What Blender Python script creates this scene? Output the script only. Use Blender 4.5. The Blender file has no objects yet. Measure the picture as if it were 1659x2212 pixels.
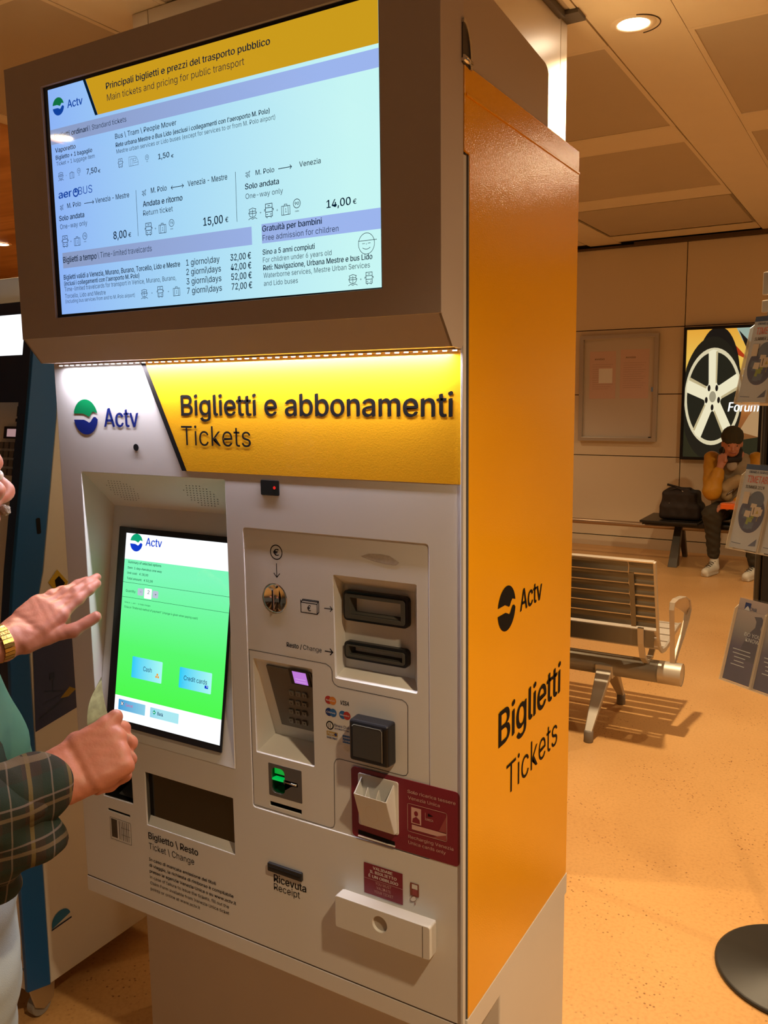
import bpy, bmesh, math, random
import numpy as np
from mathutils import Vector, Matrix
random.seed(4); rng = np.random.default_rng(4)
S = bpy.context.scene
COL = S.collection
# ------------------------------------------------------------------ camera
F_PX, CX, CY = 1834.5, 829.5, 1106.0
YAW, PIT, ROL = [math.radians(a) for a in (30.777, -8.075, -0.723)]
CAM = np.array((0.554, -1.18, 1.6))
def _rz(a): c, s = math.cos(a), math.sin(a); return np.array([[c, -s, 0], [s, c, 0], [0, 0, 1.0]])
def _rx(a): c, s = math.cos(a), math.sin(a); return np.array([[1.0, 0, 0], [0, c, -s], [0, s, c]])
RM = _rz(YAW) @ _rx(PIT) @ np.array([[1.0, 0, 0], [0, 0, -1], [0, 1, 0]]) @ _rz(ROL)
cd = bpy.data.cameras.new('camera'); cam = bpy.data.objects.new('camera', cd); COL.objects.link(cam)
m4 = Matrix(RM.tolist()).to_4x4(); m4.translation = Vector(CAM); cam.matrix_world = m4
cd.sensor_fit = 'VERTICAL'; cd.sensor_height = 24.0; cd.lens = F_PX * 24.0 / 2212.0
cd.clip_start = 0.02; cd.clip_end = 100
S.camera = cam
# ------------------------------------------------------------------ world, exposure
S.view_settings.view_transform = 'Standard'; S.view_settings.look = 'None'
S.view_settings.exposure = 0.0; S.view_settings.gamma = 1.0; S.view_settings.use_curve_mapping = False
w = bpy.data.worlds.new('hall_ambient'); S.world = w; w.use_nodes = True
w.node_tree.nodes['Background'].inputs[0].default_value = (1.0, 0.78, 0.56, 1)
w.node_tree.nodes['Background'].inputs[1].default_value = 0.07
LAMP_RGB = (1.0, 0.74, 0.44); LAMP_W = 170.0; CONE = 112.0
# ------------------------------------------------------------------ back-projection of measured points on to real planes
def ray(px, py): return RM @ np.array([(px - CX) / F_PX, -(py - CY) / F_PX, -1.0])
def onY(px, py, y=0.0): d = ray(px, py); return CAM + (y - CAM[1]) / d[1] * d
def onX(px, py, x=0.0): d = ray(px, py); return CAM + (x - CAM[0]) / d[0] * d
def onZ(px, py, z=0.0): d = ray(px, py); return CAM + (z - CAM[2]) / d[2] * d
# ------------------------------------------------------------------ materials
MATS = {}
def mat(name, col, rough=0.5, metal=0.0, emit=None, es=1.0, bump=0.0, bscale=300.0, var=0.0, vscale=6.0, coat=0.0, alpha=1.0, trans=0.0, sss=0.0, ior=1.45, spec=0.5):
    if name in MATS: return MATS[name]
    m = bpy.data.materials.new(name); m.use_nodes = True; nt = m.node_tree; b = nt.nodes['Principled BSDF']
    b.inputs['Base Color'].default_value = (*col, 1); b.inputs['Roughness'].default_value = rough
    b.inputs['Metallic'].default_value = metal; b.inputs['IOR'].default_value = ior
    b.inputs['Specular IOR Level'].default_value = spec
    b.inputs['Coat Weight'].default_value = coat; b.inputs['Coat Roughness'].default_value = 0.04
    b.inputs['Transmission Weight'].default_value = trans; b.inputs['Alpha'].default_value = alpha
    if sss: b.inputs['Subsurface Weight'].default_value = sss; b.inputs['Subsurface Radius'].default_value = (0.012, 0.004, 0.002)
    if emit: b.inputs['Emission Color'].default_value = (*emit, 1); b.inputs['Emission Strength'].default_value = es
    tc = nt.nodes.new('ShaderNodeTexCoord')
    if var:
        n = nt.nodes.new('ShaderNodeTexNoise'); n.inputs['Scale'].default_value = vscale; n.inputs['Detail'].default_value = 4
        nt.links.new(tc.outputs['Object'], n.inputs['Vector'])
        mx = nt.nodes.new('ShaderNodeMix'); mx.data_type = 'RGBA'
        mx.inputs[6].default_value = (*[c * (1 - var) for c in col], 1); mx.inputs[7].default_value = (*[min(1, c * (1 + var)) for c in col], 1)
        nt.links.new(n.outputs[0], mx.inputs[0]); nt.links.new(mx.outputs[2], b.inputs['Base Color'])
    if bump:
        n2 = nt.nodes.new('ShaderNodeTexNoise'); n2.inputs['Scale'].default_value = bscale; n2.inputs['Detail'].default_value = 2
        nt.links.new(tc.outputs['Object'], n2.inputs['Vector'])
        bp = nt.nodes.new('ShaderNodeBump'); bp.inputs['Strength'].default_value = bump; bp.inputs['Distance'].default_value = 0.002
        nt.links.new(n2.outputs[0], bp.inputs['Height']); nt.links.new(bp.outputs[0], b.inputs['Normal'])
    MATS[name] = m; return m
def ramp(nt, fac, stops):
    r = nt.nodes.new('ShaderNodeValToRGB'); e = r.color_ramp.elements
    while len(e) < len(stops): e.new(0.5)
    for k, (p, c) in enumerate(stops): e[k].position = p; e[k].color = (*c, 1)
    nt.links.new(fac, r.inputs[0]); return r.outputs[0]
def grad_screen(name, axis, a, b, stops, es, coat=0.0, rough=0.05):
    m = mat(name, (0.01, 0.01, 0.012), rough, emit=(1, 1, 1), es=es, coat=coat); nt = m.node_tree; bs = nt.nodes['Principled BSDF']
    g = nt.nodes.new('ShaderNodeNewGeometry'); sp = nt.nodes.new('ShaderNodeSeparateXYZ'); nt.links.new(g.outputs['Position'], sp.inputs[0])
    mr = nt.nodes.new('ShaderNodeMapRange'); mr.inputs[1].default_value = a; mr.inputs[2].default_value = b
    nt.links.new(sp.outputs[axis], mr.inputs[0]); nt.links.new(ramp(nt, mr.outputs[0], stops), bs.inputs['Emission Color'])
    return m
CREAM = mat('cream_paint', (0.67, 0.66, 0.64), 0.42, bump=0.05, bscale=900, var=0.03)
CREAM_IN = mat('cream_moulding', (0.68, 0.67, 0.64), 0.4, var=0.03)
HOUSE = mat('taupe_housing', (0.50, 0.43, 0.38), 0.5, var=0.03)
YELLOW = mat('yellow_film', (0.90, 0.41, 0.001), 0.15, bump=0.14, bscale=430, coat=0.0, spec=0.3, var=0.04, vscale=2)
YELLOWF = mat('yellow_film_front', (0.88, 0.44, 0.012), 0.3, bump=0.06, bscale=420, coat=0.2)
BLACK = mat('black_plastic', (0.012, 0.012, 0.014), 0.28)
INK = mat('black_ink', (0.010, 0.009, 0.009), 0.7, spec=0.12)
DARK = mat('dark_cavity', (0.006, 0.006, 0.006), 0.6)
STEEL = mat('brushed_steel', (0.55, 0.53, 0.50), 0.32, 1.0, bump=0.05, bscale=200)
CHROME = mat('chrome', (0.8, 0.78, 0.74), 0.12, 1.0)
ALU = mat('aluminium', (0.56, 0.52, 0.45), 0.45, 0.55)
GREY = mat('grey_plastic', (0.10, 0.10, 0.095), 0.4)
MAROON = mat('maroon_film', (0.20, 0.012, 0.03), 0.35)
PINKINK = mat('pale_pink_ink', (0.62, 0.38, 0.34), 0.5)
WHITEINK = mat('white_ink', (0.75, 0.72, 0.68), 0.5)
GREEN = mat('logo_green', (0.0, 0.22, 0.07), 0.4)
BLUE = mat('logo_blue', (0.006, 0.018, 0.18), 0.6, spec=0.2)
# ------------------------------------------------------------------ mesh helpers
def tag(o, label=None, cat=None, group=None, kind=None):
    for k, v in (('label', label), ('category', cat), ('group', group), ('kind', kind)):
        if v: o[k] = v
    return o
def thing(name, loc, label, cat, group=None):
    o = bpy.data.objects.new(name, None); COL.objects.link(o); o.location = loc; o.empty_display_size = 0.05
    return tag(o, label, cat, group)
def rootloc(o):
    v = Vector((0, 0, 0))
    while o is not None: v += Vector(o.location); o = o.parent
    return v
class MB:
    def __init__(s): s.v = []; s.f = []; s.m = []; s.sm = []; s.mats = []
    def mi(s, m):
        if m is None: return 0
        if m not in s.mats: s.mats.append(m)
        return s.mats.index(m)
    def add(s, vs, fs, m=None, smooth=False):
        k = len(s.v); s.v += [tuple(float(c) for c in p) for p in vs]; i = s.mi(m)
        for f in fs: s.f.append([k + q for q in f]); s.m.append(i); s.sm.append(smooth)
        return s
    def box(s, x0, x1, y0, y1, z0, z1, m=None):
        vs = [(x, y, z) for z in (z0, z1) for y in (y0, y1) for x in (x0, x1)]
        return s.add(vs, [(0, 2, 3, 1), (4, 5, 7, 6), (0, 1, 5, 4), (2, 6, 7, 3), (0, 4, 6, 2), (1, 3, 7, 5)], m)
    def hexa(s, a, b, m=None):   # two quads (same winding)
        return s.add(list(a) + list(b), [(3, 2, 1, 0), (4, 5, 6, 7)] + [(i, (i + 1) % 4, 4 + (i + 1) % 4, 4 + i) for i in range(4)], m)
    def prism(s, poly, axis, a, b, m=None, smooth=False):
        n = len(poly)
        def P(u, v, t): return {'x': (t, u, v), 'y': (u, t, v), 'z': (u, v, t)}[axis]
        vs = [P(u, v, a) for u, v in poly] + [P(u, v, b) for u, v in poly]
        return s.add(vs, [list(range(n))[::-1], list(range(n, 2 * n))] + [(i, (i + 1) % n, n + (i + 1) % n, n + i) for i in range(n)], m, smooth)
    def tube(s, pts, r, n=10, m=None, caps=True):
        pts = [Vector(p) for p in pts]; R = r if isinstance(r, (list, tuple)) else [r] * len(pts); rings = []
        for i, p in enumerate(pts):
            t = (pts[min(i + 1, len(pts) - 1)] - pts[max(i - 1, 0)]).normalized()
            if i == 0:
                a = Vector((0, 0, 1)) if abs(t.z) < 0.9 else Vector((1, 0, 0)); u = t.cross(a).normalized()
            u = (u - t * u.dot(t)).normalized(); v = t.cross(u)
            rings.append([p + (u * math.cos(2 * math.pi * k / n) + v * math.sin(2 * math.pi * k / n)) * R[i] for k in range(n)])
        vs = [q for rg in rings for q in rg]; fs = []
        for i in range(len(pts) - 1):
            for k in range(n): fs.append((i * n + k, i * n + (k + 1) % n, (i + 1) * n + (k + 1) % n, (i + 1) * n + k))
        s.add(vs, fs, m, True)
        if caps: s.add(rings[0], [list(range(n))[::-1]], m); s.add(rings[-1], [list(range(n))], m)
        return s
    def strip(s, pts, wdir, w, t, m=None):   # flat bar following pts, width along wdir, thickness t
        pts = [Vector(p) for p in pts]; W = Vector(wdir).normalized(); rings = []; ws = w if isinstance(w, (list, tuple)) else [w] * len(pts)
        for i, p in enumerate(pts):
            d = (pts[min(i + 1, len(pts) - 1)] - pts[max(i - 1, 0)]).normalized(); nn = d.cross(W).normalized()
            h = ws[i] / 2
            rings.append([p + W * h + nn * t / 2, p - W * h + nn * t / 2, p - W * h - nn * t / 2, p + W * h - nn * t / 2])
        vs = [q for rg in rings for q in rg]; fs = [(3, 2, 1, 0), tuple(range(len(vs) - 4, len(vs)))]
        for i in range(len(pts) - 1):
            for k in range(4): fs.append((i * 4 + k, i * 4 + (k + 1) % 4, i * 4 + 4 + (k + 1) % 4, i * 4 + 4 + k))
        return s.add(vs, fs, m)
    def lathe(s, c, prof, n=32, m=None):
        vs = []; fs = []
        for r, z in prof: vs += [(c[0] + r * math.cos(2 * math.pi * k / n), c[1] + r * math.sin(2 * math.pi * k / n), c[2] + z) for k in range(n)]
        for i in range(len(prof) - 1):
            for k in range(n): fs.append((i * n + k, i * n + (k + 1) % n, (i + 1) * n + (k + 1) % n, (i + 1) * n + k))
        s.add(vs, fs, m, True); s.add(vs[:n], [list(range(n))[::-1]], m); s.add(vs[-n:], [list(range(n))], m); return s
    def build(s, name, m=None, parent=None, bevel=0.0, loc=None, recalc=True, seg=2):
        me = bpy.data.meshes.new(name)
        off = rootloc(parent) if parent is not None else Vector(loc or (0, 0, 0))
        me.from_pydata([tuple(Vector(v) - off) for v in s.v], [], s.f)
        if s.mats:
            for q in s.mats: me.materials.append(q)
            for p, i, k in zip(me.polygons, s.m, s.sm): p.material_index = i; p.use_smooth = k
        else:
            me.materials.append(m)
            for p, k in zip(me.polygons, s.sm): p.use_smooth = k
        if recalc:
            bm = bmesh.new(); bm.from_mesh(me); bmesh.ops.remove_doubles(bm, verts=bm.verts, dist=1e-6)
            bmesh.ops.recalc_face_normals(bm, faces=bm.faces)
            if bevel: bmesh.ops.bevel(bm, geom=[e for e in bm.edges if e.is_manifold and e.calc_face_angle(0) > 0.5], offset=bevel, segments=seg, profile=0.5, affect='EDGES', clamp_overlap=True)
            bm.to_mesh(me); bm.free()
        o = bpy.data.objects.new(name, me); COL.objects.link(o)
        if parent is not None: o.parent = parent
        else: o.location = off
        return o
def rrect(x0, x1, z0, z1, r=0.0, n=4):
    if r <= 0: return [(x0, z0), (x1, z0), (x1, z1), (x0, z1)]
    out = []
    for cx, cz, a in ((x1 - r, z0 + r, -90), (x1 - r, z1 - r, 0), (x0 + r, z1 - r, 90), (x0 + r, z0 + r, 180)):
        for k in range(n + 1): t = math.radians(a + 90 * k / n); out.append((cx + r * math.cos(t), cz + r * math.sin(t)))
    return out
def circ(cx, cz, rx, rz=None, n=28):
    rz = rz or rx; return [(cx + rx * math.cos(2 * math.pi * k / n), cz + rz * math.sin(2 * math.pi * k / n)) for k in range(n)]
def curve_mesh(polys, ext, bev=0.0):
    c = bpy.data.curves.new('c', 'CURVE'); c.dimensions = '2D'; c.fill_mode = 'BOTH'; c.extrude = ext; c.bevel_depth = bev; c.bevel_resolution = 1
    for P in polys:
        sp = c.splines.new('POLY'); sp.points.add(len(P) - 1); sp.use_cyclic_u = True
        for i, (x, y) in enumerate(P): sp.points[i].co = (x, y, 0, 1)
    return to_arrays(c)
def to_arrays(c):
    o = bpy.data.objects.new('tmp', c); COL.objects.link(o); dg = bpy.context.evaluated_depsgraph_get()
    me = bpy.data.meshes.new_from_object(o.evaluated_get(dg)); vs = [tuple(v.co) for v in me.vertices]; fs = [list(p.vertices) for p in me.polygons]
    bpy.data.objects.remove(o); bpy.data.meshes.remove(me); bpy.data.curves.remove(c); return vs, fs
def plate(mb, outline, holes, y0, y1, m=None, bev=0.0):   # plate in the xz plane between y0 and y1 with real openings
    vs, fs = curve_mesh([outline] + holes, max(1e-5, (y1 - y0) / 2 - bev), bev)
    yc = (y0 + y1) / 2; return mb.add([(x, yc - z, y) for x, y, z in vs], fs, m)
# ---- flat print on a plane
GL = {}
try:   # Blender's own interface typeface, a plain grotesque; the built-in face otherwise
    import os
    FONT = bpy.data.fonts.load(os.path.join(bpy.utils.system_resource('DATAFILES'), 'fonts', 'Inter.woff2'))
except Exception: FONT = None
def glyphs(body, weight):
    k = (body, weight)
    if k not in GL:
        c = bpy.data.curves.new('t', 'FONT'); c.body = body; c.size = 1; c.offset = -0.003 if weight == 'l' else 0.0; c.resolution_u = 3
        if FONT: c.font = FONT
        vs, fs = to_arrays(c)
        if weight in 'bxm':
            d = {'m': 0.006, 'b': 0.015, 'x': 0.021}[weight]; n = len(vs)
            vs, fs = [(x - d, y - d * .4, z) for x, y, z in vs] + [(x + d, y + d * .4, z + 1) for x, y, z in vs], fs + [[q + n for q in f] for f in fs]
        GL[k] = (vs, fs)
    return GL[k]
CAPH = None
class Surf:
    def __init__(s, O, U, V): s.O = np.array(O, float); s.U = np.array(U, float); s.V = np.array(V, float); s.N = np.cross(s.U, s.V); s.mb = MB()
    def px(s, x, y): d = ray(x, y); p = CAM + np.dot(s.O - CAM, s.N) / np.dot(d, s.N) * d - s.O; return float(p @ s.U), float(p @ s.V)
    def P(s, u, v, o=0.0): return s.O + s.U * u + s.V * v + s.N * o
    def poly(s, pts, m, off=0.0004):
        vs, fs = curve_mesh([pts], 0)
        return s.mb.add([s.P(x, y, off) for x, y, z in vs], fs, m)
    def polys(s, pl, m, off=0.0004):
        vs, fs = curve_mesh(pl, 0); return s.mb.add([s.P(x, y, off) for x, y, z in vs], fs, m)
    def line(s, pts, w, m, off=0.0006, closed=False):
        pts = [Vector((p[0], p[1])) for p in pts]
        if closed: pts = pts + [pts[0]]
        for a, b in zip(pts, pts[1:]):
            d = (b - a)
            if d.length < 1e-7: continue
            d.normalize(); n = Vector((-d.y, d.x)) * w / 2; e = d * w * 0.35
            q = [a - e + n, a - e - n, b + e - n, b + e + n]; s.mb.add([s.P(p.x, p.y, off) for p in q], [(0, 1, 2, 3)], m)
    def text(s, body, u0, v0, u1, cap, m, weight='m', off=0.00045, shear=0.0):
        global CAPH
        if CAPH is None: CAPH = max(v[1] for v in glyphs('H', 'm')[0])
        vs, fs = glyphs(body, weight)
        if not vs: return
        xs = [v[0] for v in vs]; a, b = min(xs), max(xs); sy = cap / CAPH
        sx = (u1 - u0) / (b - a) if u1 is not None else sy * 0.86
        s.mb.add([s.P(u0 + (x - a) * sx + y * sy * shear, v0 + y * sy, off + z * 0.00004) for x, y, z in vs], fs, m)
    def logo(s, cu, cv, r, mt, mb_, rz=None, off=0.00045):
        rz = rz or r
        top = [(math.cos(t), math.sin(t)) for t in np.linspace(math.radians(169), math.radians(12), 22)]
        top += [(0.80, 0.26), (0.63, 0.31), (0.48, 0.20), (0.34, 0.04), (0.24, 0.02), (0.10, 0.08), (-0.2, 0.19)]
        bot = [(math.cos(t), math.sin(t)) for t in np.linspace(math.radians(-171), math.radians(-8), 22)]
        bot += [(0.82, 0.0), (0.66, 0.0), (0.52, -0.12), (0.40, -0.26), (0.26, -0.32), (0.08, -0.24), (-0.15, -0.16)]
        s.poly([(cu + x * r, cv + y * rz) for x, y in top], mt, off); s.poly([(cu + x * r, cv + y * rz) for x, y in bot], mb_, off)
    def build(s, name, parent): o = s.mb.build(name, None, parent, recalc=False); s.mb = MB(); return o
# ---- organic bodies: smooth unions of round cones, polygonised through OpenVDB
def sdf_mesh(prims, vox, k=0.02, noise=None):
    import openvdb
    P = []
    for pr in prims:
        if pr[0] == 'c': a, b, r0, r1 = pr[1:]; pts = np.array([a, b], float); R = max(r0, r1)
        else: c, hs, rot, rd = pr[1:]; pts = np.array([c], float); R = float(np.linalg.norm(hs)) + rd
        P.append((pts.min(0) - R, pts.max(0) + R))
    lo = np.min([p[0] for p in P], 0) - 3 * vox - k; hi = np.max([p[1] for p in P], 0) + 3 * vox + k
    n = np.ceil((hi - lo) / vox).astype(int) + 1; D = np.full(tuple(n), 0.5, np.float32)
    for pr, (a0, a1) in zip(prims, P):
        i0 = np.maximum(((a0 - k * 2 - 2 * vox - lo) / vox).astype(int), 0); i1 = np.minimum(((a1 + k * 2 + 2 * vox - lo) / vox).astype(int) + 2, n)
        g = [lo[j] + vox * np.arange(i0[j], i1[j]) for j in range(3)]; X, Y, Z = np.meshgrid(*g, indexing='ij', sparse=True)
        if pr[0] == 'c':
            a, b, r0, r1 = pr[1:]; a = np.array(a, float); b = np.array(b, float); ab = b - a; L2 = max(ab @ ab, 1e-12)
            t = np.clip(((X - a[0]) * ab[0] + (Y - a[1]) * ab[1] + (Z - a[2]) * ab[2]) / L2, 0, 1)
            d = np.sqrt((X - a[0] - t * ab[0]) ** 2 + (Y - a[1] - t * ab[1]) ** 2 + (Z - a[2] - t * ab[2]) ** 2) - (r0 + t * (r1 - r0))
        else:
            c, hs, rot, rd = pr[1:]; R_ = np.array(rot, float); q = []
            dx, dy, dz = X - c[0], Y - c[1], Z - c[2]
            for j in range(3): q.append(dx * R_[0][j] + dy * R_[1][j] + dz * R_[2][j])
            if pr[0] == 'b':
                q = [np.abs(q[j]) - hs[j] for j in range(3)]
                d = np.sqrt(sum(np.maximum(x, 0) ** 2 for x in q)) + np.minimum(np.maximum(q[0], np.maximum(q[1], q[2])), 0) - rd
            else:
                kk = np.sqrt(sum((q[j] / hs[j]) ** 2 for j in range(3))); k2 = np.sqrt(sum((q[j] / hs[j] ** 2) ** 2 for j in range(3))) + 1e-9
                d = kk * (kk - 1) / k2
        sl = tuple(slice(i0[j], i1[j]) for j in range(3)); A = D[sl]
        h = np.clip(0.5 + 0.5 * (A - d) / k, 0, 1); D[sl] = A * (1 - h) + d * h - k * h * (1 - h)
    if noise:
        g = [lo[j] + vox * np.arange(n[j]) for j in range(3)]; X, Y, Z = np.meshgrid(*g, indexing='ij', sparse=True); D = D + noise(X, Y, Z).astype(np.float32)
    gr = openvdb.FloatGrid(0.5); gr.copyFromArray(np.ascontiguousarray(D))
    pts, quads = gr.convertToQuads(0.0)
    return lo + pts * vox, [list(map(int, q))[::-1] for q in quads]
ID3 = np.eye(3)
def frame(xd, up):
    x = np.array(xd, float); x /= np.linalg.norm(x); u = np.array(up, float); z = u - x * (u @ x); z /= np.linalg.norm(z); y = np.cross(z, x)
    return np.array([x, y, z]).T
# ================================================================== THE SETTING
CEIL = mat('ceiling_paint', (0.80, 0.69, 0.50), 0.6, var=0.03)
TILE = mat('ceiling_tile_perforated', (0.54, 0.45, 0.32), 0.8, bump=0.15, bscale=500, var=0.06, vscale=3)
GAPM = mat('dark_joint', (0.05, 0.03, 0.018), 0.8)
WALLP = mat('wall_panel_paint', (0.80, 0.69, 0.50), 0.45, var=0.03, vscale=1.5)
COLM = mat('column_cladding', (0.78, 0.68, 0.52), 0.35)
WOODM = mat('orange_wood_ceiling', (0.60, 0.27, 0.07), 0.3)
nt = WOODM.node_tree; tc = nt.nodes.new('ShaderNodeTexCoord'); mp = nt.nodes.new('ShaderNodeMapping'); mp.inputs['Scale'].default_value = (0.25, 1.6, 1); wv = nt.nodes.new('ShaderNodeTexNoise'); wv.inputs['Scale'].default_value = 2.2; wv.inputs['Distortion'].default_value = 1.5
nt.links.new(tc.outputs['Object'], mp.inputs[0]); nt.links.new(mp.outputs[0], wv.inputs['Vector'])
nt.links.new(ramp(nt, wv.outputs[0], [(0.3, (0.55, 0.25, 0.07)), (0.7, (0.90, 0.50, 0.20))]), nt.nodes['Principled BSDF'].inputs['Base Color'])
FLOORM = mat('orange_terrazzo_floor', (0.62, 0.30, 0.09), 0.3, coat=0.0)
nt = FLOORM.node_tree; b = nt.nodes['Principled BSDF']; tc = nt.nodes.new('ShaderNodeTexCoord')
n1 = nt.nodes.new('ShaderNodeTexNoise'); n1.inputs['Scale'].default_value = 1.3; n1.inputs['Detail'].default_value = 5
n2 = nt.nodes.new('ShaderNodeTexVoronoi'); n2.inputs['Scale'].default_value = 55
n3 = nt.nodes.new('ShaderNodeTexNoise'); n3.inputs['Scale'].default_value = 90; n3.inputs['Detail'].default_value = 3
n4 = nt.nodes.new('ShaderNodeTexNoise'); n4.inputs['Scale'].default_value = 3.0
for n in (n1, n2, n3, n4): nt.links.new(tc.outputs['Object'], n.inputs['Vector'])
base = ramp(nt, n1.outputs[0], [(0.3, (0.60, 0.33, 0.12)), (0.7, (0.70, 0.41, 0.16))])
sp = ramp(nt, n2.outputs['Distance'], [(0.13, (0.25, 0.12, 0.05)), (0.20, (1, 1, 1))])
den = ramp(nt, n4.outputs[0], [(0.42, (1, 1, 1)), (0.60, (0.25, 0.25, 0.25))])
gr = ramp(nt, n3.outputs[0], [(0.30, (0.90, 0.87, 0.83)), (0.55, (1, 1, 1))])
mx1 = nt.nodes.new('ShaderNodeMix'); mx1.data_type = 'RGBA'; mx1.blend_type = 'MULTIPLY'; mx1.inputs[0].default_value = 1.0
nt.links.new(base, mx1.inputs[6]); nt.links.new(gr, mx1.inputs[7])
mxd = nt.nodes.new('ShaderNodeMix'); mxd.data_type = 'RGBA'; nt.links.new(den, mxd.inputs[0]); nt.links.new(sp, mxd.inputs[6]); mxd.inputs[7].default_value = (1, 1, 1, 1)
mx2 = nt.nodes.new('ShaderNodeMix'); mx2.data_type = 'RGBA'; mx2.blend_type = 'MULTIPLY'; mx2.inputs[0].default_value = 1.0
nt.links.new(mx1.outputs[2], mx2.inputs[6]); nt.links.new(mxd.outputs[2], mx2.inputs[7]); nt.links.new(mx2.outputs[2], b.inputs['Base Color'])
b.inputs['Roughness'].default_value = 0.34
fl = MB().box(-14, 7, -8, 7.6, -0.1, 0).build('floor', FLOORM); fl['kind'] = 'structure'
# ceiling: backing slab with tiles and plain strips below it, joints left open between them
ce = MB().box(-14, 7, -8, 7.6, 3.012, 3.1).build('ceiling', GAPM); ce['kind'] = 'structure'
PX, PY, X0, Y0, TW = 1.585, 1.585, -0.544, 2.52, 1.27
def tile_mesh():
    mb = MB(); e = 0.022; W = TW
    for a in ((0, W, 0, e), (0, W, W - e, W), (0, e, e, W - e), (W - e, W, e, W - e)): mb.box(a[0], a[1], a[2], a[3], 0, 0.012, CEIL)
    mb.box(e, W - e, e, W - e, 0.004, 0.012, TILE); return mb
t0 = None
for i in range(-2, 4):
    for j in range(-2, 3):
        x = X0 - TW + PX * (-i if False else i); y = Y0 + PY * j
        if j == 2: pass
        if x < -5.5 or (y + TW > 7.4): continue
        if t0 is None: t0 = o = tile_mesh().build('ceiling_panel', None, ce)
        else: o = t0.copy(); COL.objects.link(o); o.parent = ce
        o.location = (x, y, 3.0)
# last row of tiles before the wall
o = t0.copy(); COL.objects.link(o); o.parent = ce; o.location = (X0 - TW, Y0 + PY * 2, 3.0)
for k in (-1, 1): o = t0.copy(); COL.objects.link(o); o.parent = ce; o.location = (X0 - TW + PX * k, Y0 + PY * 2, 3.0)
# plain strips
ex = [X0 + 0.006 + PX * i for i in range(-2, 5)]
for x in ex: MB().box(x, x + PX - TW - 0.008, -8, 7.395, 3.0, 3.012).build('ceiling_strip', CEIL, ce)
for j in range(-2, 4):
    y = Y0 - (PY - TW) + PY * j + 0.0015
    for x in ex: MB().box(x - TW - 0.005, x - 0.008, y, y + PY - TW - 0.003, 3.0, 3.012).build('ceiling_strip', CEIL, ce)
MB().box(-14, -3.55 - PX + 0.0, -8, 7.6, 2.99, 3.012).build('wood_soffit', WOODM, ce)
MB().box(-3.55 - PX, -3.50, -8, 7.39, 2.985, 2.9995).build('wood_soffit', WOODM, ce)
# far wall, panel by panel
wl = MB().box(-14, 7, 7.42, 7.6, 0, 3.1).build('wall_back', GAPM); wl['kind'] = 'structure'
zs = [0.105, 0.927, 1.541, 2.181, 2.965]; xw = [-1.19 + 1.2 * k for k in range(-8, 7)]
for a, b_ in zip(xw, xw[1:]):
    for c, d in zip(zs, zs[1:]): MB().box(a + .004, b_ - .004, 7.40, 7.42, c + .004, d - .004).build('wall_panel', WALLP, wl, bevel=0.0015, seg=1)
bb = MB().box(-14, 7, 7.385, 7.42, 0, 0.10).build('baseboard_back', WALLP); bb['kind'] = 'structure'
tr = MB().box(-14, 7, 7.37, 7.42, 2.962, 2.98).build('trim_1', mat('dark_trim', (0.12, 0.075, 0.04), 0.6)); tr['kind'] = 'structure'
tr = MB().box(-1.68, 7, 7.345, 7.40, 2.968, 2.998).build('trim_2', mat('dark_trim', (0.1, 0.1, 0.1))); tr['kind'] = 'structure'
ws = MB().box(-14.2, -14, -8, 7.6, 0, 3.1).build('wall_left', WALLP); ws['kind'] = 'structure'
# column behind the machine: cladding sheets with a joint near each corner
co = MB().box(-1.955, -0.62, 1.275, 2.19, 0, 3.0).build('column', GAPM); co['kind'] = 'structure'
MB().box(-1.962, -1.886, 1.262, 1.275, 0, 2.998).build('cladding_panel', COLM, co, 0.002)
MB().box(-1.882, -0.612, 1.262, 1.275, 0, 2.998).build('cladding_panel', COLM, co, 0.002)
MB().box(-0.62, -0.608, 1.277, 2.122, 0, 2.998).build('cladding_panel', COLM, co, 0.002)
MB().box(-0.62, -0.608, 2.126, 2.196, 0, 2.998).build('cladding_panel', COLM, co, 0.002)
MB().box(-1.962, -1.950, 1.275, 2.196, 0, 2.998).build('cladding_panel', COLM, co, 0.002)
tr = MB(); tr.box(-0.607, -0.585, 1.3, 2.10, 2.975, 2.999); tr.box(-0.607, -0.535, 2.10, 2.19, 2.985, 2.9995)
tr = tr.build('trim_3', mat('bracket_grey', (0.10, 0.085, 0.07), 0.5)); tr['kind'] = 'structure'
# ---- ceiling downlights
LENS = mat('lamp_lens', (1, 1, 1), 0.3, emit=(1.0, 0.80, 0.55), es=45.0)
def downlight(x, y, label, energy=1.0, cone=CONE, z=3.0):
    t = thing('ceiling_downlight', (x, y, z), label, 'ceiling light', 'recessed ceiling downlights')
    mb = MB(); n = 36
    prof = [(0.058, 0.0), (0.064, -0.004), (0.082, -0.004), (0.086, 0.0)]
    vs = []; fs = []
    for r, zz in prof: vs += [(x + r * math.cos(2 * math.pi * k / n), y + r * math.sin(2 * math.pi * k / n), z + zz) for k in range(n)]
    for i in range(3):
        for k in range(n): fs.append((i * n + k, i * n + (k + 1) % n, (i + 1) * n + (k + 1) % n, (i + 1) * n + k))
    mb.add(vs, fs, None, True); mb.build('trim_ring', CEIL, t, recalc=False)
    MB().lathe((x, y, z - 0.003), [(0.056, 0.0), (0.056, 0.004)], n).build('lens', LENS, t)
    l = bpy.data.lights.new('lamp', 'SPOT'); l.energy = LAMP_W * energy; l.color = LAMP_RGB; l.spot_size = math.radians(cone); l.spot_blend = 0.55 if cone <= CONE else 0.3; l.shadow_soft_size = 0.045
    lo = bpy.data.objects.new('bulb', l); COL.objects.link(lo); lo.parent = t; lo.location = (0, 0, -0.03); return t
lamp0 = downlight(-0.398, 2.357, 'round recessed ceiling light glowing just beside the column top', 1.7, 132)
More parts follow.
